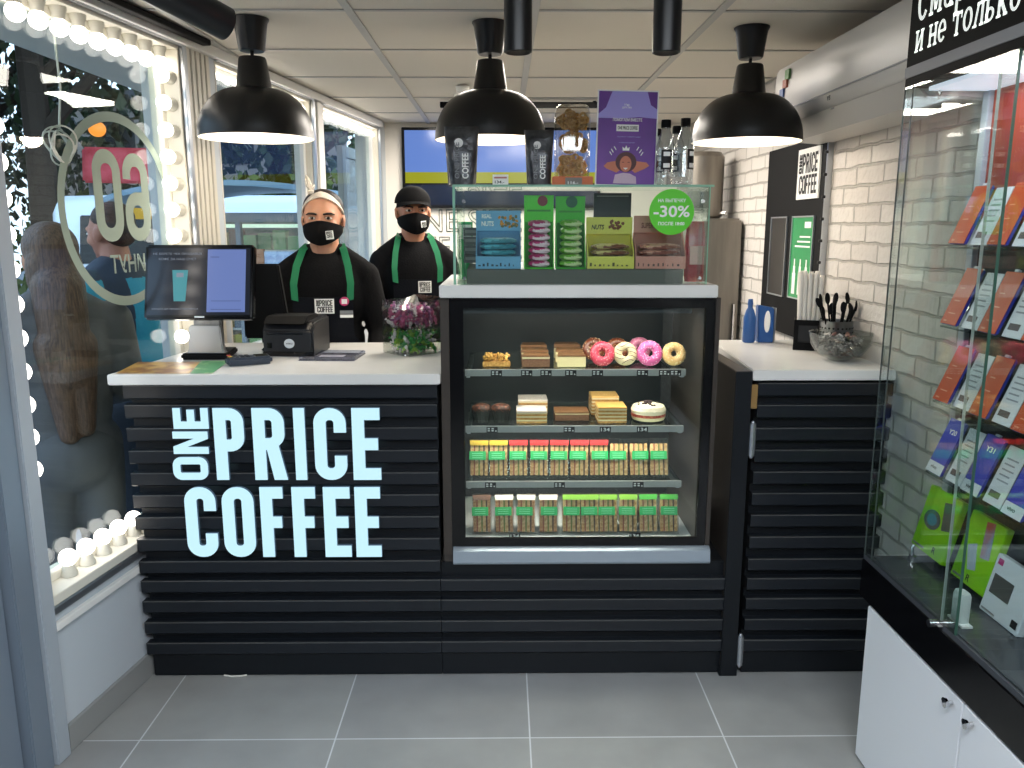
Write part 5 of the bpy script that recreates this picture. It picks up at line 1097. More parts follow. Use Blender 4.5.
# ================================================================== PEOPLE
def blob(name, prims, m, parent, vox=.008, smooth=6, post=None, keepn=None):
    mb = MB()
    for p in prims:
        if p[0] == 'cap':
            _, a, b, r0, r1 = p; a, b = Vector(a), Vector(b); L = (b-a).length; prof = []
            for k in range(1, 7): an = -PI/2+PI/2*k/6; prof.append((r0*math.cos(an), r0*math.sin(an)))
            for k in range(0, 6): an = PI/2*k/6; prof.append((r1*math.cos(an), L+r1*math.sin(an)))
            mb.lathe(a, [(.0004, -r0)]+prof+[(.0004, L+r1)], 16, cap=True, axis=b-a)
        else:
            c, r = p[1], p[2]; R = Euler(p[3]).to_matrix() if len(p) > 3 else None; mb.ball(c, r, 20, 14, R=R)
    o = mb.build(name, m, None, smooth=False)
    md = o.modifiers.new('r', 'REMESH'); md.mode = 'VOXEL'; md.voxel_size = vox; md.adaptivity = 0
    sm = o.modifiers.new('s', 'SMOOTH'); sm.factor = .6; sm.iterations = smooth
    bpy.context.view_layer.update(); dg = bpy.context.evaluated_depsgraph_get(); me = bpy.data.meshes.new_from_object(o.evaluated_get(dg)); me.name = name
    old = o.data; o.modifiers.clear(); o.data = me; bpy.data.meshes.remove(old)
    me.materials.clear()
    for x in (m if isinstance(m, list) else [m]): me.materials.append(x)
    if post:
        for v in me.vertices: v.co = post(v.co.copy())
    if keepn:
        for p in me.polygons: p.material_index = keepn(p.center)
    me.shade_smooth(); o.parent = parent; return o
def hand_prims(w, e, side):
    """palm, four unequal curled fingers and a thumb hanging from wrist w (e = elbow)"""
    w = Vector(w); d = (w-Vector(e)).normalized(); f = Vector((0, -1, 0)); s = d.cross(f).normalized(); f = s.cross(d).normalized()
    out = [('cap', w, w+d*.03, .024, .022)]
    for k, (o_, L) in enumerate(((-.027, .072), (-.009, .08), (.010, .075), (.027, .058))):
        b = w+d*.075+s*o_; m1 = b+d*L*.45+f*.006; m2 = m1+(d*.8+Vector((-side*.6, 0, 0))*.5).normalized()*L*.5
        out += [('cap', w+d*.02+s*o_*.7, b, .013, .0105), ('cap', b, m1, .0095, .009), ('cap', m1, m2, .009, .0075)]
    t0 = w+d*.02+f*.015; out += [('cap', t0, t0+d*.035+f*.03, .012, .010), ('cap', t0+d*.035+f*.03, t0+d*.065+f*.038, .0095, .008)]
    return out
HEADP = [('ell', (0, .014, 1.618), (.075, .092, .086)), ('ell', (0, -.024, 1.585), (.066, .066, .092)), ('ell', (0, -.032, 1.535), (.050, .050, .05)), ('ell', (0, -.068, 1.502), (.022, .018, .018)),
         ('cap', (0, -.084, 1.598), (0, -.101, 1.562), .009, .0125), ('ell', (.011, -.092, 1.556), (.009, .009, .007)), ('ell', (-.011, -.092, 1.556), (.009, .009, .007)),
         ('ell', (.028, -.072, 1.612), (.028, .014, .009)), ('ell', (-.028, -.072, 1.612), (.028, .014, .009)), ('ell', (.036, -.060, 1.565), (.024, .022, .022)), ('ell', (-.036, -.060, 1.565), (.024, .022, .022)),
         ('ell', (0, -.082, 1.529), (.022, .010, .006)), ('ell', (0, -.080, 1.520), (.020, .010, .006)),
         ('ell', (.077, .012, 1.578), (.009, .020, .031), (0, .12, .25)), ('ell', (-.077, .012, 1.578), (.009, .020, .031), (0, -.12, -.25)),
         ('cap', (0, .018, 1.42), (0, .010, 1.53), .060, .055)]
BODYP = [('ell', (0, 0, 1.27), (.142, .095, .17)), ('ell', (0, .01, 1.37), (.140, .075, .06)), ('ell', (0, 0, 1.08), (.130, .09, .15)), ('ell', (0, 0, .93), (.150, .10, .11)),
         ('cap', (.05, .018, 1.44), (.135, .01, 1.385), .042, .042), ('cap', (-.05, .018, 1.44), (-.135, .01, 1.385), .042, .042)]
def legs():
    out = []
    for s in (-1, 1): out += [('cap', (s*.08, 0, .9), (s*.09, -.01, .5), .082, .055), ('cap', (s*.09, -.01, .5), (s*.09, .01, .09), .052, .036), ('cap', (s*.09, .02, .04), (s*.095, -.13, .03), .036, .03)]
    return out
def arms(el, wr, r=(.045, .038, .028)):
    out = []
    for s, e, w in zip((1, -1), el, wr): out += [('cap', (s*.155, .01, 1.362), e, r[0], r[1]), ('cap', e, w, r[1]*.95, r[2])]
    return out
def face_details(t, eyes_open=True, browc=None):
    for s in (-1, 1):
        e = MB().ball((s*.031, -.0775, 1.592), (.0140, .0115, .0058), 16, 10).build('eye', M['eye'], t, local=True)
        MB().ball((s*.031, -.0862, 1.592), (.0068, .0035, .0056), 14, 8).build('iris', M['iris'], e, local=True)
        mb = MB(); mb.tube([(s*.015, -.0855, 1.5945), (s*.023, -.0895, 1.6005), (s*.033, -.0885, 1.6015), (s*.046, -.079, 1.596)], [.0016, .0028, .0028, .0015], 8); mb.build('eyelid', M['skin'], e, local=True)
        MB().tube([(s*.012, -.0900, 1.607), (s*.028, -.0915, 1.6105), (s*.042, -.0855, 1.611), (s*.054, -.073, 1.606)], [.0035, .0046, .004, .002], 8).build('eyebrow', browc or M['hair'], t, local=True)
def mask(t, m, rz=1.0):
    def fn(u, v):
        a = math.radians(-84+168*u); c = abs(2*u-1)
        zt = 1.583-.026*c**1.3; zb = 1.482+.052*c**1.6; z = zb+(zt-zb)*v; q = math.sin(PI*min(1, max(0, (z-1.47)/.13)))
        ry = .088+.016*q+.014*(1-c)**2*(.5+.5*q); rx = .066+.012*min(1, (z-1.47)/.07)
        return (math.sin(a)*rx, -math.cos(a)**1.0*ry-.004+.004*c, z)
    MB().grid(fn, 32, 14).build('face_mask', m, t, local=True, thick=.002, ang=80)
    for s in (-1, 1):
        MB().tube([(s*.077, -.012, 1.552), (s*.083, .02, 1.575), (s*.082, .035, 1.60), (s*.078, .01, 1.612), (s*.074, -.015, 1.575)], .0016, 6).build('ear_loop', m, t, local=True)
def apron(t, m, w0=.115, w1=.2, ztop=1.275, yb=.112):
    def fn(u, v):
        z = .48+(ztop-.48)*v; w = w0 if z > 1.12 else w0+(w1-w0)*min(1, (1.12-z)/.12); x = (2*u-1)*w
        return (x, -yb*math.sqrt(max(0, 1-(x/.24)**2))-.012-(.012 if z < 1.05 else 0), z)
    MB().grid(fn, 20, 30).build('apron', m, t, local=True, thick=.003, ang=80)
def patch(t, c, w, h, lab='logo_patch', m=None):
    o = MB().box(c[0]-w/2, c[1]-.0015, c[2]-h/2, c[0]+w/2, c[1], c[2]+h/2).build(lab, m or M['paper'], t, local=True)
    return o
def barista(name, label, loc, rz, sc, skin, cap):
    t = thing(name, label, 'person', loc, rz); t.scale = (sc, sc, sc)
    el = ((.212, -.01, 1.12), (-.212, -.01, 1.12)); wr = ((.19, -.17, .96), (-.18, -.16, .95))
    blob('body', HEADP+BODYP+legs()+arms(el, wr)+hand_prims(wr[0], el[0], 1)+hand_prims(wr[1], el[1], -1), skin, t, .0055, 7, post=lambda v: v+Vector((0, .006*math.exp(-(((abs(v.x)-.031)/.017)**2+((v.z-1.592)/.011)**2)), 0)) if v.y < -.04 and v.z > 1.5 else v)
    SH = [(p[0], p[1], tuple(r*1.12+.004 for r in p[2])) if p[0] == 'ell' else ('cap', p[1], p[2], p[3]+.012, p[4]+.012) for p in BODYP]
    SH[4] = ('cap', (.05, .022, 1.445), (.132, .01, 1.385), .048, .050); SH[5] = ('cap', (-.05, .022, 1.445), (-.132, .01, 1.385), .048, .050)
    SH += [('cap', (s*.157, .01, 1.358), e, .056, .050) for s, e in zip((1, -1), el)]+[('cap', e, Vector(e).lerp(Vector(w), .8), .05, .04) for e, w in zip(el, wr)]
    blob('shirt', SH, M['cloth'], t, .009, 6)
    blob('trousers', [('ell', (0, 0, .92), (.165, .118, .12))]+[(p[0], p[1], p[2], p[3]+.012, p[4]+.012) for p in legs() if p[2][2] > .05], mat('trouser_black', '101014', .8), t, .012, 5)
    blob('shoes', [(p[0], p[1], p[2], p[3]+.006, p[4]+.006) for p in legs() if p[2][2] < .05], M['matte'], t, .01, 4)
    apron(t, M['navy'])
    for s in (-1, 1):
        pts = [(s*.105, -.118, 1.262), (s*.108, -.112, 1.33), (s*.098, -.085, 1.40), (s*.078, -.035, 1.468), (s*.064, .02, 1.487), (s*.03, .075, 1.47)]
        def fn(u, v, pts=pts, s=s):
            f = u*(len(pts)-1); i = min(int(f), len(pts)-2); p = Vector(pts[i]).lerp(Vector(pts[i+1]), f-i); return p+Vector((s*.013*(2*v-1), 0, .004*(2*v-1)))
        MB().grid(fn, 20, 2).build('green_strap', M['green'], t, local=True, thick=.003, ang=80)
    face_details(t)
    mask(t, mat('mask_black', '050506', .85, spec=.15))
    return t
p1 = at(323, 218.5, Y=3.44)
b1 = barista('person', 'person with white knotted headband, black face mask and navy apron behind the till', (p1.x, 3.44, 0), math.radians(5), .995, M['skin'], False)
b1.scale = (1.055, 1.05, .998)
# hair under the headband
HAIRM = M['hair']
o = blob('hair', [('ell', (0, .022, 1.628), (.081, .092, .086)), ('ell', (0, .05, 1.60), (.072, .07, .08))], HAIRM, b1, .006, 3)
bm = bmesh.new(); bm.from_mesh(o.data); bmesh.ops.delete(bm, geom=[v for v in bm.verts if (math.atan2(-(v.co.y-.014), max(.001, v.co.z-1.615)) > .72 and v.co.y < 0) or (v.co.z < 1.585 and v.co.y < .02)], context='VERTS'); bm.to_mesh(o.data); bm.free()
def band(u, v):
    l = math.radians(-86+172*u); ph = math.radians(40+(2*v-1)*(7+3*math.cos(l)))
    return (.0835*math.sin(l), .014-.104*math.cos(l)*math.sin(ph), 1.612+.102*math.cos(l)*math.cos(ph)-.012*abs(math.sin(l)))
BAND = mat('headband', 'd9cfc0', .8, bump=.3, bscale=100)
MB().grid(band, 36, 4).build('headband', BAND, b1, local=True, thick=.004, ang=80)
mb = MB()
for (e, r_) in ((( -.052, -.052, 1.765), .013), ((-.022, -.05, 1.728), .009)):
    a = Vector((-.034, -.060, 1.700)); e = Vector(e); mb.tube([a, a.lerp(e, .35), a.lerp(e, .75), e], [.005, r_, r_*.7, .001], 8)
mb.ball((-.034, -.060, 1.697), (.013, .010, .010), 12, 8); mb.build('headband_knot', BAND, b1, local=True)
mb = MB(); pt = patch(b1, (.036, -.108, 1.525), .030, .034, 'mask_logo'); pt.rotation_euler = (0, 0, math.radians(22)); 
# badge, patch and tag on the apron
def put(par, o): o.parent = par; return o
pt = patch(b1, (.008, -.132, 1.24), .074, .060); l = logo('patch_lettering', M['ink'], None, (.008, -.1342, 1.24), (1, 0, 0), (0, 0, 1), .062, .05); l.parent = b1
MB().cone((.083, -.118, 1.258), (.083, -.1265, 1.258), .018, n=24).build('round_badge', mat('badge_pink', 'c2306a', .35), b1, local=True); MB().box(.073, -.1275, 1.248, .094, -.1262, 1.268).build('badge_print', M['paper'], b1, local=True)
patch(b1, (.09, -.124, 1.214), .05, .014, 'name_tag', M['grey']); patch(b1, (.09, -.124, 1.198), .05, .012, 'name_tag')
0 and blob('collar', [('cap', (0, .018, 1.45), (0, .014, 1.485), .068, .066)], M['cloth'], b1, .006, 2)
p2 = at(413, 210, Y=4.05)
b2 = barista('person', 'person with black cap, black face mask and green apron straps by the screen', (p2.x, 4.05, 0), math.radians(14), 1.025, M['skin2'], True)
def dome(u, v):
    a = 2*PI*u; e = PI/2*v; return (.086*math.cos(a)*math.cos(e), .008+.100*math.sin(a)*math.cos(e), 1.628+.082*math.sin(e))
CAPM = mat('cap_black', '060607', .85, bump=.2, bscale=200, spec=.15)
MB().grid(dome, 36, 10).build('cap', CAPM, b2, local=True, thick=.003, ang=80)
def brim(u, v):
    a = math.radians(-72+144*u); r = 1+.62*v*math.cos(a)**1.2; return (.084*math.sin(a)*(1+.03*v), .008-.097*math.cos(a)*r, 1.634-.012*v-.018*math.sin(a)**2*v)
MB().grid(brim, 24, 6).build('cap_brim', CAPM, b2, local=True, thick=.003, ang=80)
patch(b2, (.03, -.130, 1.24), .062, .055); l = logo('patch_lettering', M['ink'], None, (.03, -.1322, 1.24), (1, 0, 0), (0, 0, 1), .052, .045); l.parent = b2
o = patch(b2, (.033, -.109, 1.53), .028, .030, 'mask_logo'); o.rotation_euler = (0, 0, math.radians(20))
for o in [x for x in C.objects if x.name.startswith('mask_logo')]:
    ctr = Vector((.036, -.1085, 1.527)); o.rotation_euler = (0, 0, 0)
    me = o.data
    RM = Matrix.Rotation(math.radians(24), 3, 'Z') @ Matrix.Rotation(math.radians(-6), 3, 'Y')
    for v in me.vertices: v.co = ctr+RM @ (v.co-ctr)
    l = logo('mask_lettering', M['ink'], None, ctr+RM @ Vector((-.002, -.0035, 0)), RM @ Vector((1, 0, 0)), RM @ Vector((0, 0, 1)), .024, .025); l.parent = o
blob('hair', [('ell', (0, .045, 1.60), (.078, .065, .055))], HAIRM, b2, .008, 3)
# people outside the window
def passer(name, label, loc, rz, sc, coat, trous, top, hairprims, skin, bulk=1.0, lean=0, extra=None):
    t = thing(name, label, 'person', loc, rz); t.scale = (sc, sc, sc); t.rotation_euler = (lean, 0, rz)
    el = ((.225, -.03, 1.12), (-.225, -.03, 1.12)); wr = ((.15, -.22, 1.05), (-.15, -.22, 1.05))
    blob('body', HEADP+BODYP+legs()+arms(el, wr)+hand_prims(wr[0], el[0], 1)+hand_prims(wr[1], el[1], -1), skin, t, .007, 5)
    SH = [(p[0], p[1], tuple(r*1.12*bulk+.008 for r in p[2])) if p[0] == 'ell' else ('cap', p[1], p[2], p[3]+.016, p[4]+.016) for p in BODYP]
    SH += [('cap', (s*.178, .01, 1.372), e, .068*bulk, .06*bulk) for s, e in zip((1, -1), el)]+[('cap', e, Vector(e).lerp(Vector(w), .85), .058*bulk, .045) for e, w in zip(el, wr)]
    blob('jacket', SH, coat, t, .010, 6, keepn=extra)
    blob('trousers', [('ell', (0, .02, .90), (.16*bulk, .14*bulk, .13))]+[(p[0], p[1], p[2], p[3]+.018, p[4]+.018) for p in legs() if p[2][2] > .05], trous, t, .012, 5)
    blob('shoes', [(p[0], p[1], p[2], p[3]+.008, p[4]+.008) for p in legs() if p[2][2] < .05], M['matte'], t, .01, 4)
    blob('hair', hairprims, mat(*top), t, .007, 3)
    for s in (-1, 1):
        e = MB().ball((s*.031, -.0775, 1.592), (.0135, .0105, .0065), 14, 8).build('eye', M['eye'], t, local=True); MB().tube([(s*.014, -.0885, 1.611), (s*.030, -.0905, 1.6155), (s*.05, -.076, 1.611)], [.003, .004, .0018], 8).build('eyebrow', HAIRM, t, local=True)
    return t
passer('person', 'person in a grey coat with long brown hair outside the near window', (-1.53, 2.78, -.12), math.radians(-140), .985, mat('coat_grey', '5c5a5c', .8, bump=.2, bscale=60), mat('trousers_grey', '59585a', .8), ('long_hair', '46342a', .5, 0, None, 1, .5, (60, '6a5040', .35, .65, (3, 3, .25)), .4, 80),
       [('ell', (0, .03, 1.63), (.088, .095, .09)), ('ell', (0, .06, 1.55), (.09, .07, .14)), ('cap', (0, .085, 1.5), (0, .12, 1.22), .085, .075), ('cap', (.03, .11, 1.3), (.02, .13, 1.0), .07, .035), ('cap', (-.03, .11, 1.3), (-.03, .13, 1.02), .07, .035)], M['skin'], 1.03)
TEAL, NAV = mat('jacket_teal', '2c8fa6', .7, bump=.2, bscale=50), mat('jacket_slate', '2b3442', .7, bump=.2, bscale=50)
passer('person', 'person in a teal and slate jacket seen side-on outside the near window', (-1.545, 3.44, -.12), math.radians(-112), 1.04, [TEAL, NAV], mat('trousers_dark', '2a2e36', .8), ('short_hair', '3a2a20', .6, 0, None, 1, .5, None, .5, 120),
       [('ell', (0, .026, 1.645), (.080, .088, .068)), ('ell', (0, .055, 1.60), (.074, .06, .07))], mat('skin_outside', 'a8705a', .5), 1.22, math.radians(4), extra=lambda c: 1 if (c.z > 1.405 or abs(c.x-.10) < .045 and c.y > -.02 and c.z > 1.05) else 0)
# ================================================================== OUTSIDE
GZ = -.12
gm = mat('paving', '77777a', .8, noise=(5, '6a6a6e', .4, .6)); 
struct(MB().box(-40, -14, GZ-.1, -1.42, 34, GZ).build('pavement', gm)); struct(MB().box(-24, -14, GZ-.02, -4.2, 34, GZ+.004).build('road', mat('asphalt', '4a4c50', .8, noise=(8, '404246', .4, .6))))
struct(MB().box(-1.42, 5.9, GZ-.1, 20, 34, GZ).build('ground', gm)); struct(MB().box(-6, -14, GZ-.1, 6, -1.2, GZ+.06).build('ground', mat('forecourt', '8c8c8c', .8)))
# hedge strip and trees
LEAF = [mat('leaf_dark', '1c2a14', .6), mat('leaf_mid', '2a3c1e', .6), mat('leaf_olive', '33401e', .6)]
BARK = mat('bark', '33291f', .9, bump=.5, bscale=20)
def tree(x, y, h, R, lab, n=2600, seed=1, zlow=.35):
    rng = random.Random(seed); t = thing('tree', lab, 'tree', (x, y, GZ), group='trees beyond the road')
    mb = MB(); mb.tube([(0, 0, 0), (.05, 0, h*.3), (-.05, .1, h*.6), (0, 0, h*.9)], [R*.07, R*.055, R*.04, .03], 10)
    for k in range(7):
        a = k*.9; mb.tube([(0, 0, h*(.3+.07*k)), (R*.35*math.cos(a), R*.35*math.sin(a), h*(.42+.07*k)), (R*.7*math.cos(a), R*.7*math.sin(a), h*(.48+.07*k))], [R*.03, R*.02, .02], 6)
    mb.build('trunk', BARK, t, local=True)
    mb = MB(); cl = [(Vector((rng.gauss(0, R*.42), rng.gauss(0, R*.42), h*rng.uniform(zlow, .98))), rng.uniform(.35, .6)*R*.55) for _ in range(46)]
    for _ in range(n):
        c, r = rng.choice(cl); v = Vector((rng.gauss(0, 1), rng.gauss(0, 1), rng.gauss(0, 1))).normalized()*r*rng.uniform(.5, 1.05); p = c+v
        s = rng.uniform(.06, .13); Q = Euler((rng.random()*6, rng.random()*6, rng.random()*6)).to_matrix()
        mb.add([p+Q @ Vector(q)*s for q in ((-1, 0, 0), (-.2, -.6, .1), (1, 0, 0), (-.2, .6, .1))], [(0, 1, 2, 3)], rng.choice((0, 0, 1, 1, 2)))
    o = mb.build('crown', LEAF, t, local=True, smooth=False, recalc=False); return t
tree(-8.5, 12.5, 8.5, 4.0, 'dark leafy tree behind the white van', 9000, 1, .22); tree(-14, 15, 10, 4.5, 'large dark tree to the far side of the white van', 5000, 2, .2)
tree(-4.2, 15.5, 8, 3.6, 'dark tree above the kiosk seen over the headband wearer', 8000, 3, .22); tree(-10.5, 8.5, 9.5, 3.8, 'dark tree overhanging the road by the door', 8000, 4, .3); tree(-.5, 17, 8, 3.6, 'dark tree beyond the kiosk towards the back corner', 3800, 5, .2); tree(-5.8, 10.5, 9, 3.0, 'dark overhanging tree seen through the top of the near window', 8000, 6, .36)
def shrub(x, y, r, lab, seed, c):
    rng = random.Random(seed); t = thing('shrub', lab, 'shrub', (x, y, GZ), group='shrubs along the far kerb')
    mb = MB()
    for k in range(6): a = k; mb.tube([(0, 0, 0), (r*.4*math.cos(a), r*.4*math.sin(a), r*.9)], .015, 5)
    mb.build('stem', BARK, t, local=True); mb = MB()
    for _ in range(900):
        v = Vector((rng.gauss(0, 1), rng.gauss(0, 1), rng.gauss(0, 1))).normalized(); p = Vector((v.x*r*1.3, v.y*r, r+v.z*r*.95))*rng.uniform(.75, 1.0)
        s = rng.uniform(.05, .1); Q = Euler((rng.random()*6, rng.random()*6, rng.random()*6)).to_matrix(); mb.add([p+Q @ Vector(q)*s for q in ((-1, 0, 0), (0, -.6, 0), (1, 0, 0), (0, .6, 0))], [(0, 1, 2, 3)])
    mb.build('crown', c, t, local=True, smooth=False, recalc=False)
SHC = mat('shrub_leaf', '4c5a26', .6)
for k in range(4): shrub(-5.6+1.55*k, 12.2-.1*k, 1.28, 'olive green shrub beyond the kiosk, %s from the van' % ORD[k], 30+k, SHC)
# van
vt = thing('white_van', 'white van parked across the pavement outside the near window', 'van', (-2.55, 9.7, GZ), math.radians(6))
VW = mat('van_white', 'd3dae0', .3, coat=.4); VG = mat('van_glass', '23282a', .1)
sec = [(-.86, .3), (-.9, .9), (-.84, 1.35), (-.74, 1.92), (-.62, 2.02), (.62, 2.02), (.74, 1.92), (.84, 1.35), (.9, .9), (.86, .3)]
rs = [[(x, yv*s_x, .3+(z-.3)*s_z) for yv, z in sec] for x, s_x, s_z in ((-2.3, .9, .93), (-2.22, .98, .99), (-1.5, 1, 1), (.9, 1, 1), (1.45, .97, .95), (2.05, .95, .55), (2.45, .9, .45), (2.5, .8, .38))]
MB().ring(rs).build('van_body', VW, vt, local=True, bevel=.02, ang=50)
mb = MB()
for x0, x1 in ((-2.0, -.95), (-.8, .25), (.4, 1.2)): mb.prism([(x0, 1.30), (x1, 1.30), (x1-.04, 1.80), (x0+.05, 1.80)], -.852, -.80, 'y')
for v_ in range(0): pass
mb.build('side_window', VG, vt, local=True, bevel=.01)
mb = MB(); mb.box(-2.315, -.6, 1.3, -2.24, .6, 1.8); mb.build('rear_window', VG, vt, local=True, bevel=.02)
mb = MB(); mb.box(-2.33, -.845, .95, -2.2, -.70, 1.3); mb.box(-2.33, .70, .95, -2.2, .845, 1.3); mb.build('tail_light', mat('tail_red', '8a1622', .2), vt, local=True, bevel=.01)
MB().box(-2.36, -.3, .55, -2.30, .3, .7).build('number_plate', M['paper'], vt, local=True); MB().box(-2.4, -.82, .3, -2.25, .82, .5).build('bumper', M['darkgrey'], vt, local=True, bevel=.02)
for x in (-1.5, 1.5):
    for s in (-1, 1):
        w = MB().torus((x, s*.80, .33), .24, .09, 28, 12, Q=Matrix.Rotation(PI/2, 3, 'X')).build('tyre', M['rubber'], vt, local=True); MB().cone((x, s*.76, .33), (x, s*.86, .33), .2, .18, 20).build('hub', M['alu'], w, local=True)
t = thing('street_stall', 'red awning street stall with an orange lamp beyond the van roof', 'stall', (-5.15, 11.6, GZ), math.radians(15))
MB().prism([(-.55, 2.25), (.5, 2.3), (.4, 2.72), (-.4, 2.72)], -.5, .5, 'x').build('red_awning', mat('awning_red', 'b02a34', .6, noise=(6, 'c84650', .4, .6)), t, local=True, bevel=.03)
for s in (-1, 1): MB().cone((s*.45, -.3, 0), (s*.45, -.3, 2.3), .03, n=8).build('post', M['grey'], t, local=True)
MB().box(-.45, -.2, 0, .45, .3, 1.0).build('counter_box', M['darkgrey'], t, local=True); MB().ball((-.3, -.35, 2.95), (.11, .1, .1), 14, 8).build('lamp', mat('orange_lamp', '80401a', .4, emit='ff9a3c', es=1.4), t, local=True)
t = thing('yellow_sign', 'yellow strip sign beyond the person in the teal jacket', 'sign', at(156, 209, Y=8.35), math.radians(15)); MB().box(-.32, -.03, -.1, .32, .03, .1).build('strip', mat('sign_yellow', 'c8921c', .4), t, local=True); MB().cone((0, .0, -.1), (0, 0, GZ-t.location.z), .025, n=8).build('post', M['grey'], t, local=True)
# kiosk with arched canopy
kt = thing('street_kiosk', 'glass-fronted street kiosk full of green goods under an arched grey canopy', 'kiosk', (-2.1, 7.4, GZ), math.radians(-6))
KW = mat('kiosk_frame', '5c7482', .4, .3); cx0, cx1 = -.85, .95
MB().box(cx0, .55, 0, cx1, .6, 2.05).build('back_wall', mat('kiosk_back', '3d5a5e', .5), kt, local=True)
mb = MB()
for x in (cx0, -.30, .34, cx1-.05): mb.box(x, -.02, 0, x+.05, .03, 2.0)
mb.box(cx0, -.02, 1.96, cx1, .03, 2.05); mb.box(cx0, -.02, 0, cx1, .03, .5); mb.box(cx0, .03, 1.99, cx1, .6, 2.05); mb.box(cx0, .03, 0, cx0+.04, .6, 2.0); mb.box(cx1-.04, .03, 0, cx1, .6, 2.0); mb.build('frame', KW, kt, local=True, bevel=.005)
MB().box(cx0+.05, 0, .5, cx1-.05, .006, 1.96).build('front_glass', GLASSW, kt, local=True)
pts = [(x, 2.07+.26*math.sqrt(max(0, 1-((x+.1)/1.1)**2))) for x in [-1.15+2.1*k/20 for k in range(21)]]
MB().prism([(x, z) for x, z in pts]+[(x, z-.05) for x, z in pts[::-1]], -.7, .8, 'y').build('arched_canopy', mat('canopy_grey', '6f8896', .35), kt, local=True)
cols = ['2f9a52', '4cb86a', '1f7a3e', '86c47a', 'b8d0b8', '6a2f2a', '2a5a7a', 'c8b040']
rng = random.Random(21)
MB().box(cx0+.06, .5, 1.9, cx1-.06, .52, 1.94).build('light_strip', mat('kiosk_light', 'ffffff', .5, emit='e8fff0', es=1.2), kt, local=True)
k = 0
kt.scale = (1, 1, .88); kioskM = Matrix.Translation((-2.1, 7.4, GZ)) @ Matrix.Rotation(math.radians(-6), 4, 'Z') @ Matrix.Diagonal((1, 1, .88, 1))
for r_ in range(5):
    z = .55+.28*r_; MB().box(cx0+.05, .28, z-.02, cx1-.05, .54, z).build('shelf', M['white'], kt, local=True)
    for i in range(12):
        x = cx0+.12+.142*i; c = rng.choice(cols[:5] if x > -.35 else cols[4:]); h_ = rng.uniform(.14, .22)
        o = MB().prism([(x-.06, .3), (x+.06, .3), (x+.06, .4), (x-.06, .4)], z+.001, z+h_).build('grocery_pack', mat('pk_'+c, c, .4, emit=c, es=0), None)
        o.matrix_world = kioskM; tag(o, 'small packet standing on a shelf of the street kiosk', 'packet', 'packets on the kiosk shelves')
t = thing('crate_stand', 'pale notice board with a yellow crate in front of the kiosk', 'notice board', (-1.72, 6.75, GZ), math.radians(-6))
MB().box(-.27, 0, 1.0, .27, .03, 1.48).build('notice_sheet', mat('notice_blue', '9fb8d0', .5, noise=(20, '7f98b8', .45, .6)), t, local=True); MB().box(-.34, -.05, .88, .25, .1, .99).build('yellow_crate', mat('crate_yellow', 'c8a81e', .5), t, local=True, bevel=.005); MB().box(-.33, -.01, 1.0, -.25, .02, 1.5).build('brown_post', mat('post_brown', '8a5a3c', .6), t, local=True)
for s in (-.2, .2): MB().box(s-.02, 0, 0, s+.02, .03, .88).build('leg', M['grey'], t, local=True)
# white pillar with glass door leaf of the next shop front, beyond the last window
t = thing('open_shop_door', 'pale framed glass door leaf standing open outside the window nearest the back wall', 'door', at(350, 228, W=-.35), 0)
c = at(345, 228, W=-.30); d = at(382, 228, W=-.30)
zt_ = at(345, 146, W=-.30).z
A_ = Vector((c.x, c.y, 0)); B_ = Vector((d.x, d.y, 0)); L = (B_-A_).length; q = (B_-A_).normalized(); n_ = Vector((-q.y, q.x, 0))
MM = Matrix(((q.x, n_.x, 0, A_.x), (q.y, n_.y, 0, A_.y), (0, 0, 1, 0), (0, 0, 0, 1)))
L = 1.0
mb = MB(MM); mb.box(0, 0, GZ, .075, .04, zt_); mb.box(L-.075, 0, GZ, L, .04, zt_); mb.box(.075, 0, zt_-.075, L-.075, .04, zt_); mb.box(.075, 0, GZ, L-.075, .04, .1); mb.build('frame', mat('shopdoor_frame', 'a8a8a2', .4), t, bevel=.003)
MB(MM).box(.075, .015, .1, L-.075, .022, zt_-.075).build('door_glass', clear('dark_glass', '9aa4a6', .12), t)
# far building row so the horizon is closed
for k, (x, y, w, h, c_, lab) in enumerate(((-20, 20, 9, 6, '7e7f80', 'grey low building far behind the trees'), (-9, 23, 8, 5, '8a8078', 'beige low building far behind the trees'), (2, 24, 10, 6, '6f767a', 'blue-grey low building far behind the kiosk'))):
    t = thing('far_building', lab, 'building', (x, y, GZ), group='buildings far behind the trees'); MB().box(-w/2, 0, 0, w/2, 4, h).build('walls', mat('fb'+c_, c_, .8), t, local=True); MB().box(-w/2-.2, -.2, h, w/2+.2, 4.2, h+.3).build('roof', M['darkgrey'], t, local=True)
    for i in range(int(w/1.6)):
        for j in range(2): MB().box(-w/2+.5+1.6*i, -.03, 1.2+2.2*j, -w/2+1.4+1.6*i, .0, 2.4+2.2*j).build('window_glass', VG, t, local=True)
# ================================================================== LIGHT, SKY, CAMERA
def area(name, loc, rot, sx, sy, power, col, spread=180):
    l = bpy.data.lights.new(name, 'AREA'); l.shape = 'RECTANGLE'; l.size = sx; l.size_y = sy; l.energy = power; l.color = col; l.spread = math.radians(spread)
    o = bpy.data.objects.new(name, l); o.location = loc; o.rotation_euler = rot; C.objects.link(o); return o
def point(name, loc, power, col, r=.03):
    l = bpy.data.lights.new(name, 'POINT'); l.energy = power; l.color = col; l.shadow_soft_size = r; o = bpy.data.objects.new(name, l); o.location = loc; C.objects.link(o); return o
for i, (x, y) in enumerate(((-.857, 2.944), (-.044, 2.99), (.885, 3.051))): point('lamp_light', (x, y, 1.87), 3.5, (1, .86, .68), .035)
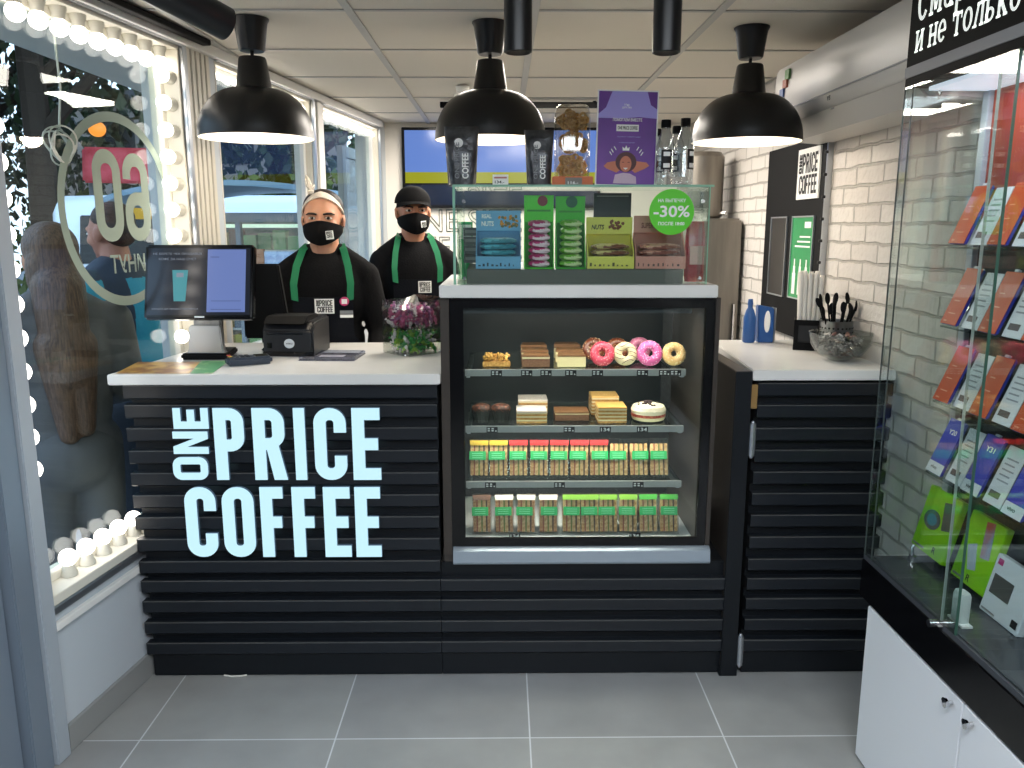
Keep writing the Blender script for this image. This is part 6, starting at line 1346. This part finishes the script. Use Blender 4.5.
# added ceiling fill, the shop's ceiling panels over the viewer, and the pastry case's own light
for i, (x, y, p) in enumerate(((.3, 4.3, 34), (-.3, 5.0, 20), (.0, 3.6, 16))): area('ceiling_fill', (x, y, 2.24), (0, 0, 0), .5, .5, p, (1, .92, .82))  # warm fill added over the back, where the ceiling has no fittings
area('ceiling_fill', (.15, .0, 2.24), (0, 0, 0), 1.7, 1.6, 105, (.86, .93, 1))  # one large light standing in for the shop's cool ceiling panels
area('case_light', (.245, 2.70, 1.262), (math.radians(18), 0, 0), .72, .03, 2.6, (1, .93, .82))
for z in SHZ: area('case_light', (.245, 2.735, z-.016), (math.radians(25), 0, 0), .7, .02, 1.7, (1, .93, .82))
area('cabinet_light', (1.16, 1.4, 1.895), (0, 0, 0), .12, 1.5, 5, (.86, .93, 1))
w = bpy.data.worlds.new('World'); bpy.context.scene.world = w; w.use_nodes = True; nt = w.node_tree
bg = nt.nodes['Background']; tc = nt.nodes.new('ShaderNodeTexCoord'); sp = nt.nodes.new('ShaderNodeSeparateXYZ'); rp = nt.nodes.new('ShaderNodeValToRGB')
nt.links.new(tc.outputs['Generated'], sp.inputs[0]); nt.links.new(sp.outputs[2], rp.inputs[0]); nt.links.new(rp.outputs[0], bg.inputs[0])
e = rp.color_ramp.elements; e[0].position = 0; e[0].color = lin('9aa6b4'); e[1].position = .5; e[1].color = lin('aecbf0')
bg.inputs[1].default_value = 4.9
cam = bpy.data.cameras.new('camera'); co = bpy.data.objects.new('camera', cam); C.objects.link(co)
cam.sensor_width = 36; cam.lens = F/1024*36; cam.clip_start = .05; cam.clip_end = 200
co.location = (0, 0, H); co.rotation_euler = (PI/2-PITCH, 0, -YAW)
sc = bpy.context.scene; sc.camera = co
vs = sc.view_settings; sc.display_settings.display_device = 'sRGB'; vs.view_transform = 'Standard'; vs.look = 'None'; vs.exposure = .1; vs.gamma = 1; vs.use_curve_mapping = False
sc.cycles.use_denoising = True; sc.cycles.max_bounces = 10; sc.cycles.transparent_max_bounces = 24; sc.cycles.glossy_bounces = 4; sc.cycles.diffuse_bounces = 4; sc.cycles.caustics_reflective = False; sc.cycles.caustics_refractive = False
sc.cycles.sample_clamp_indirect = 6
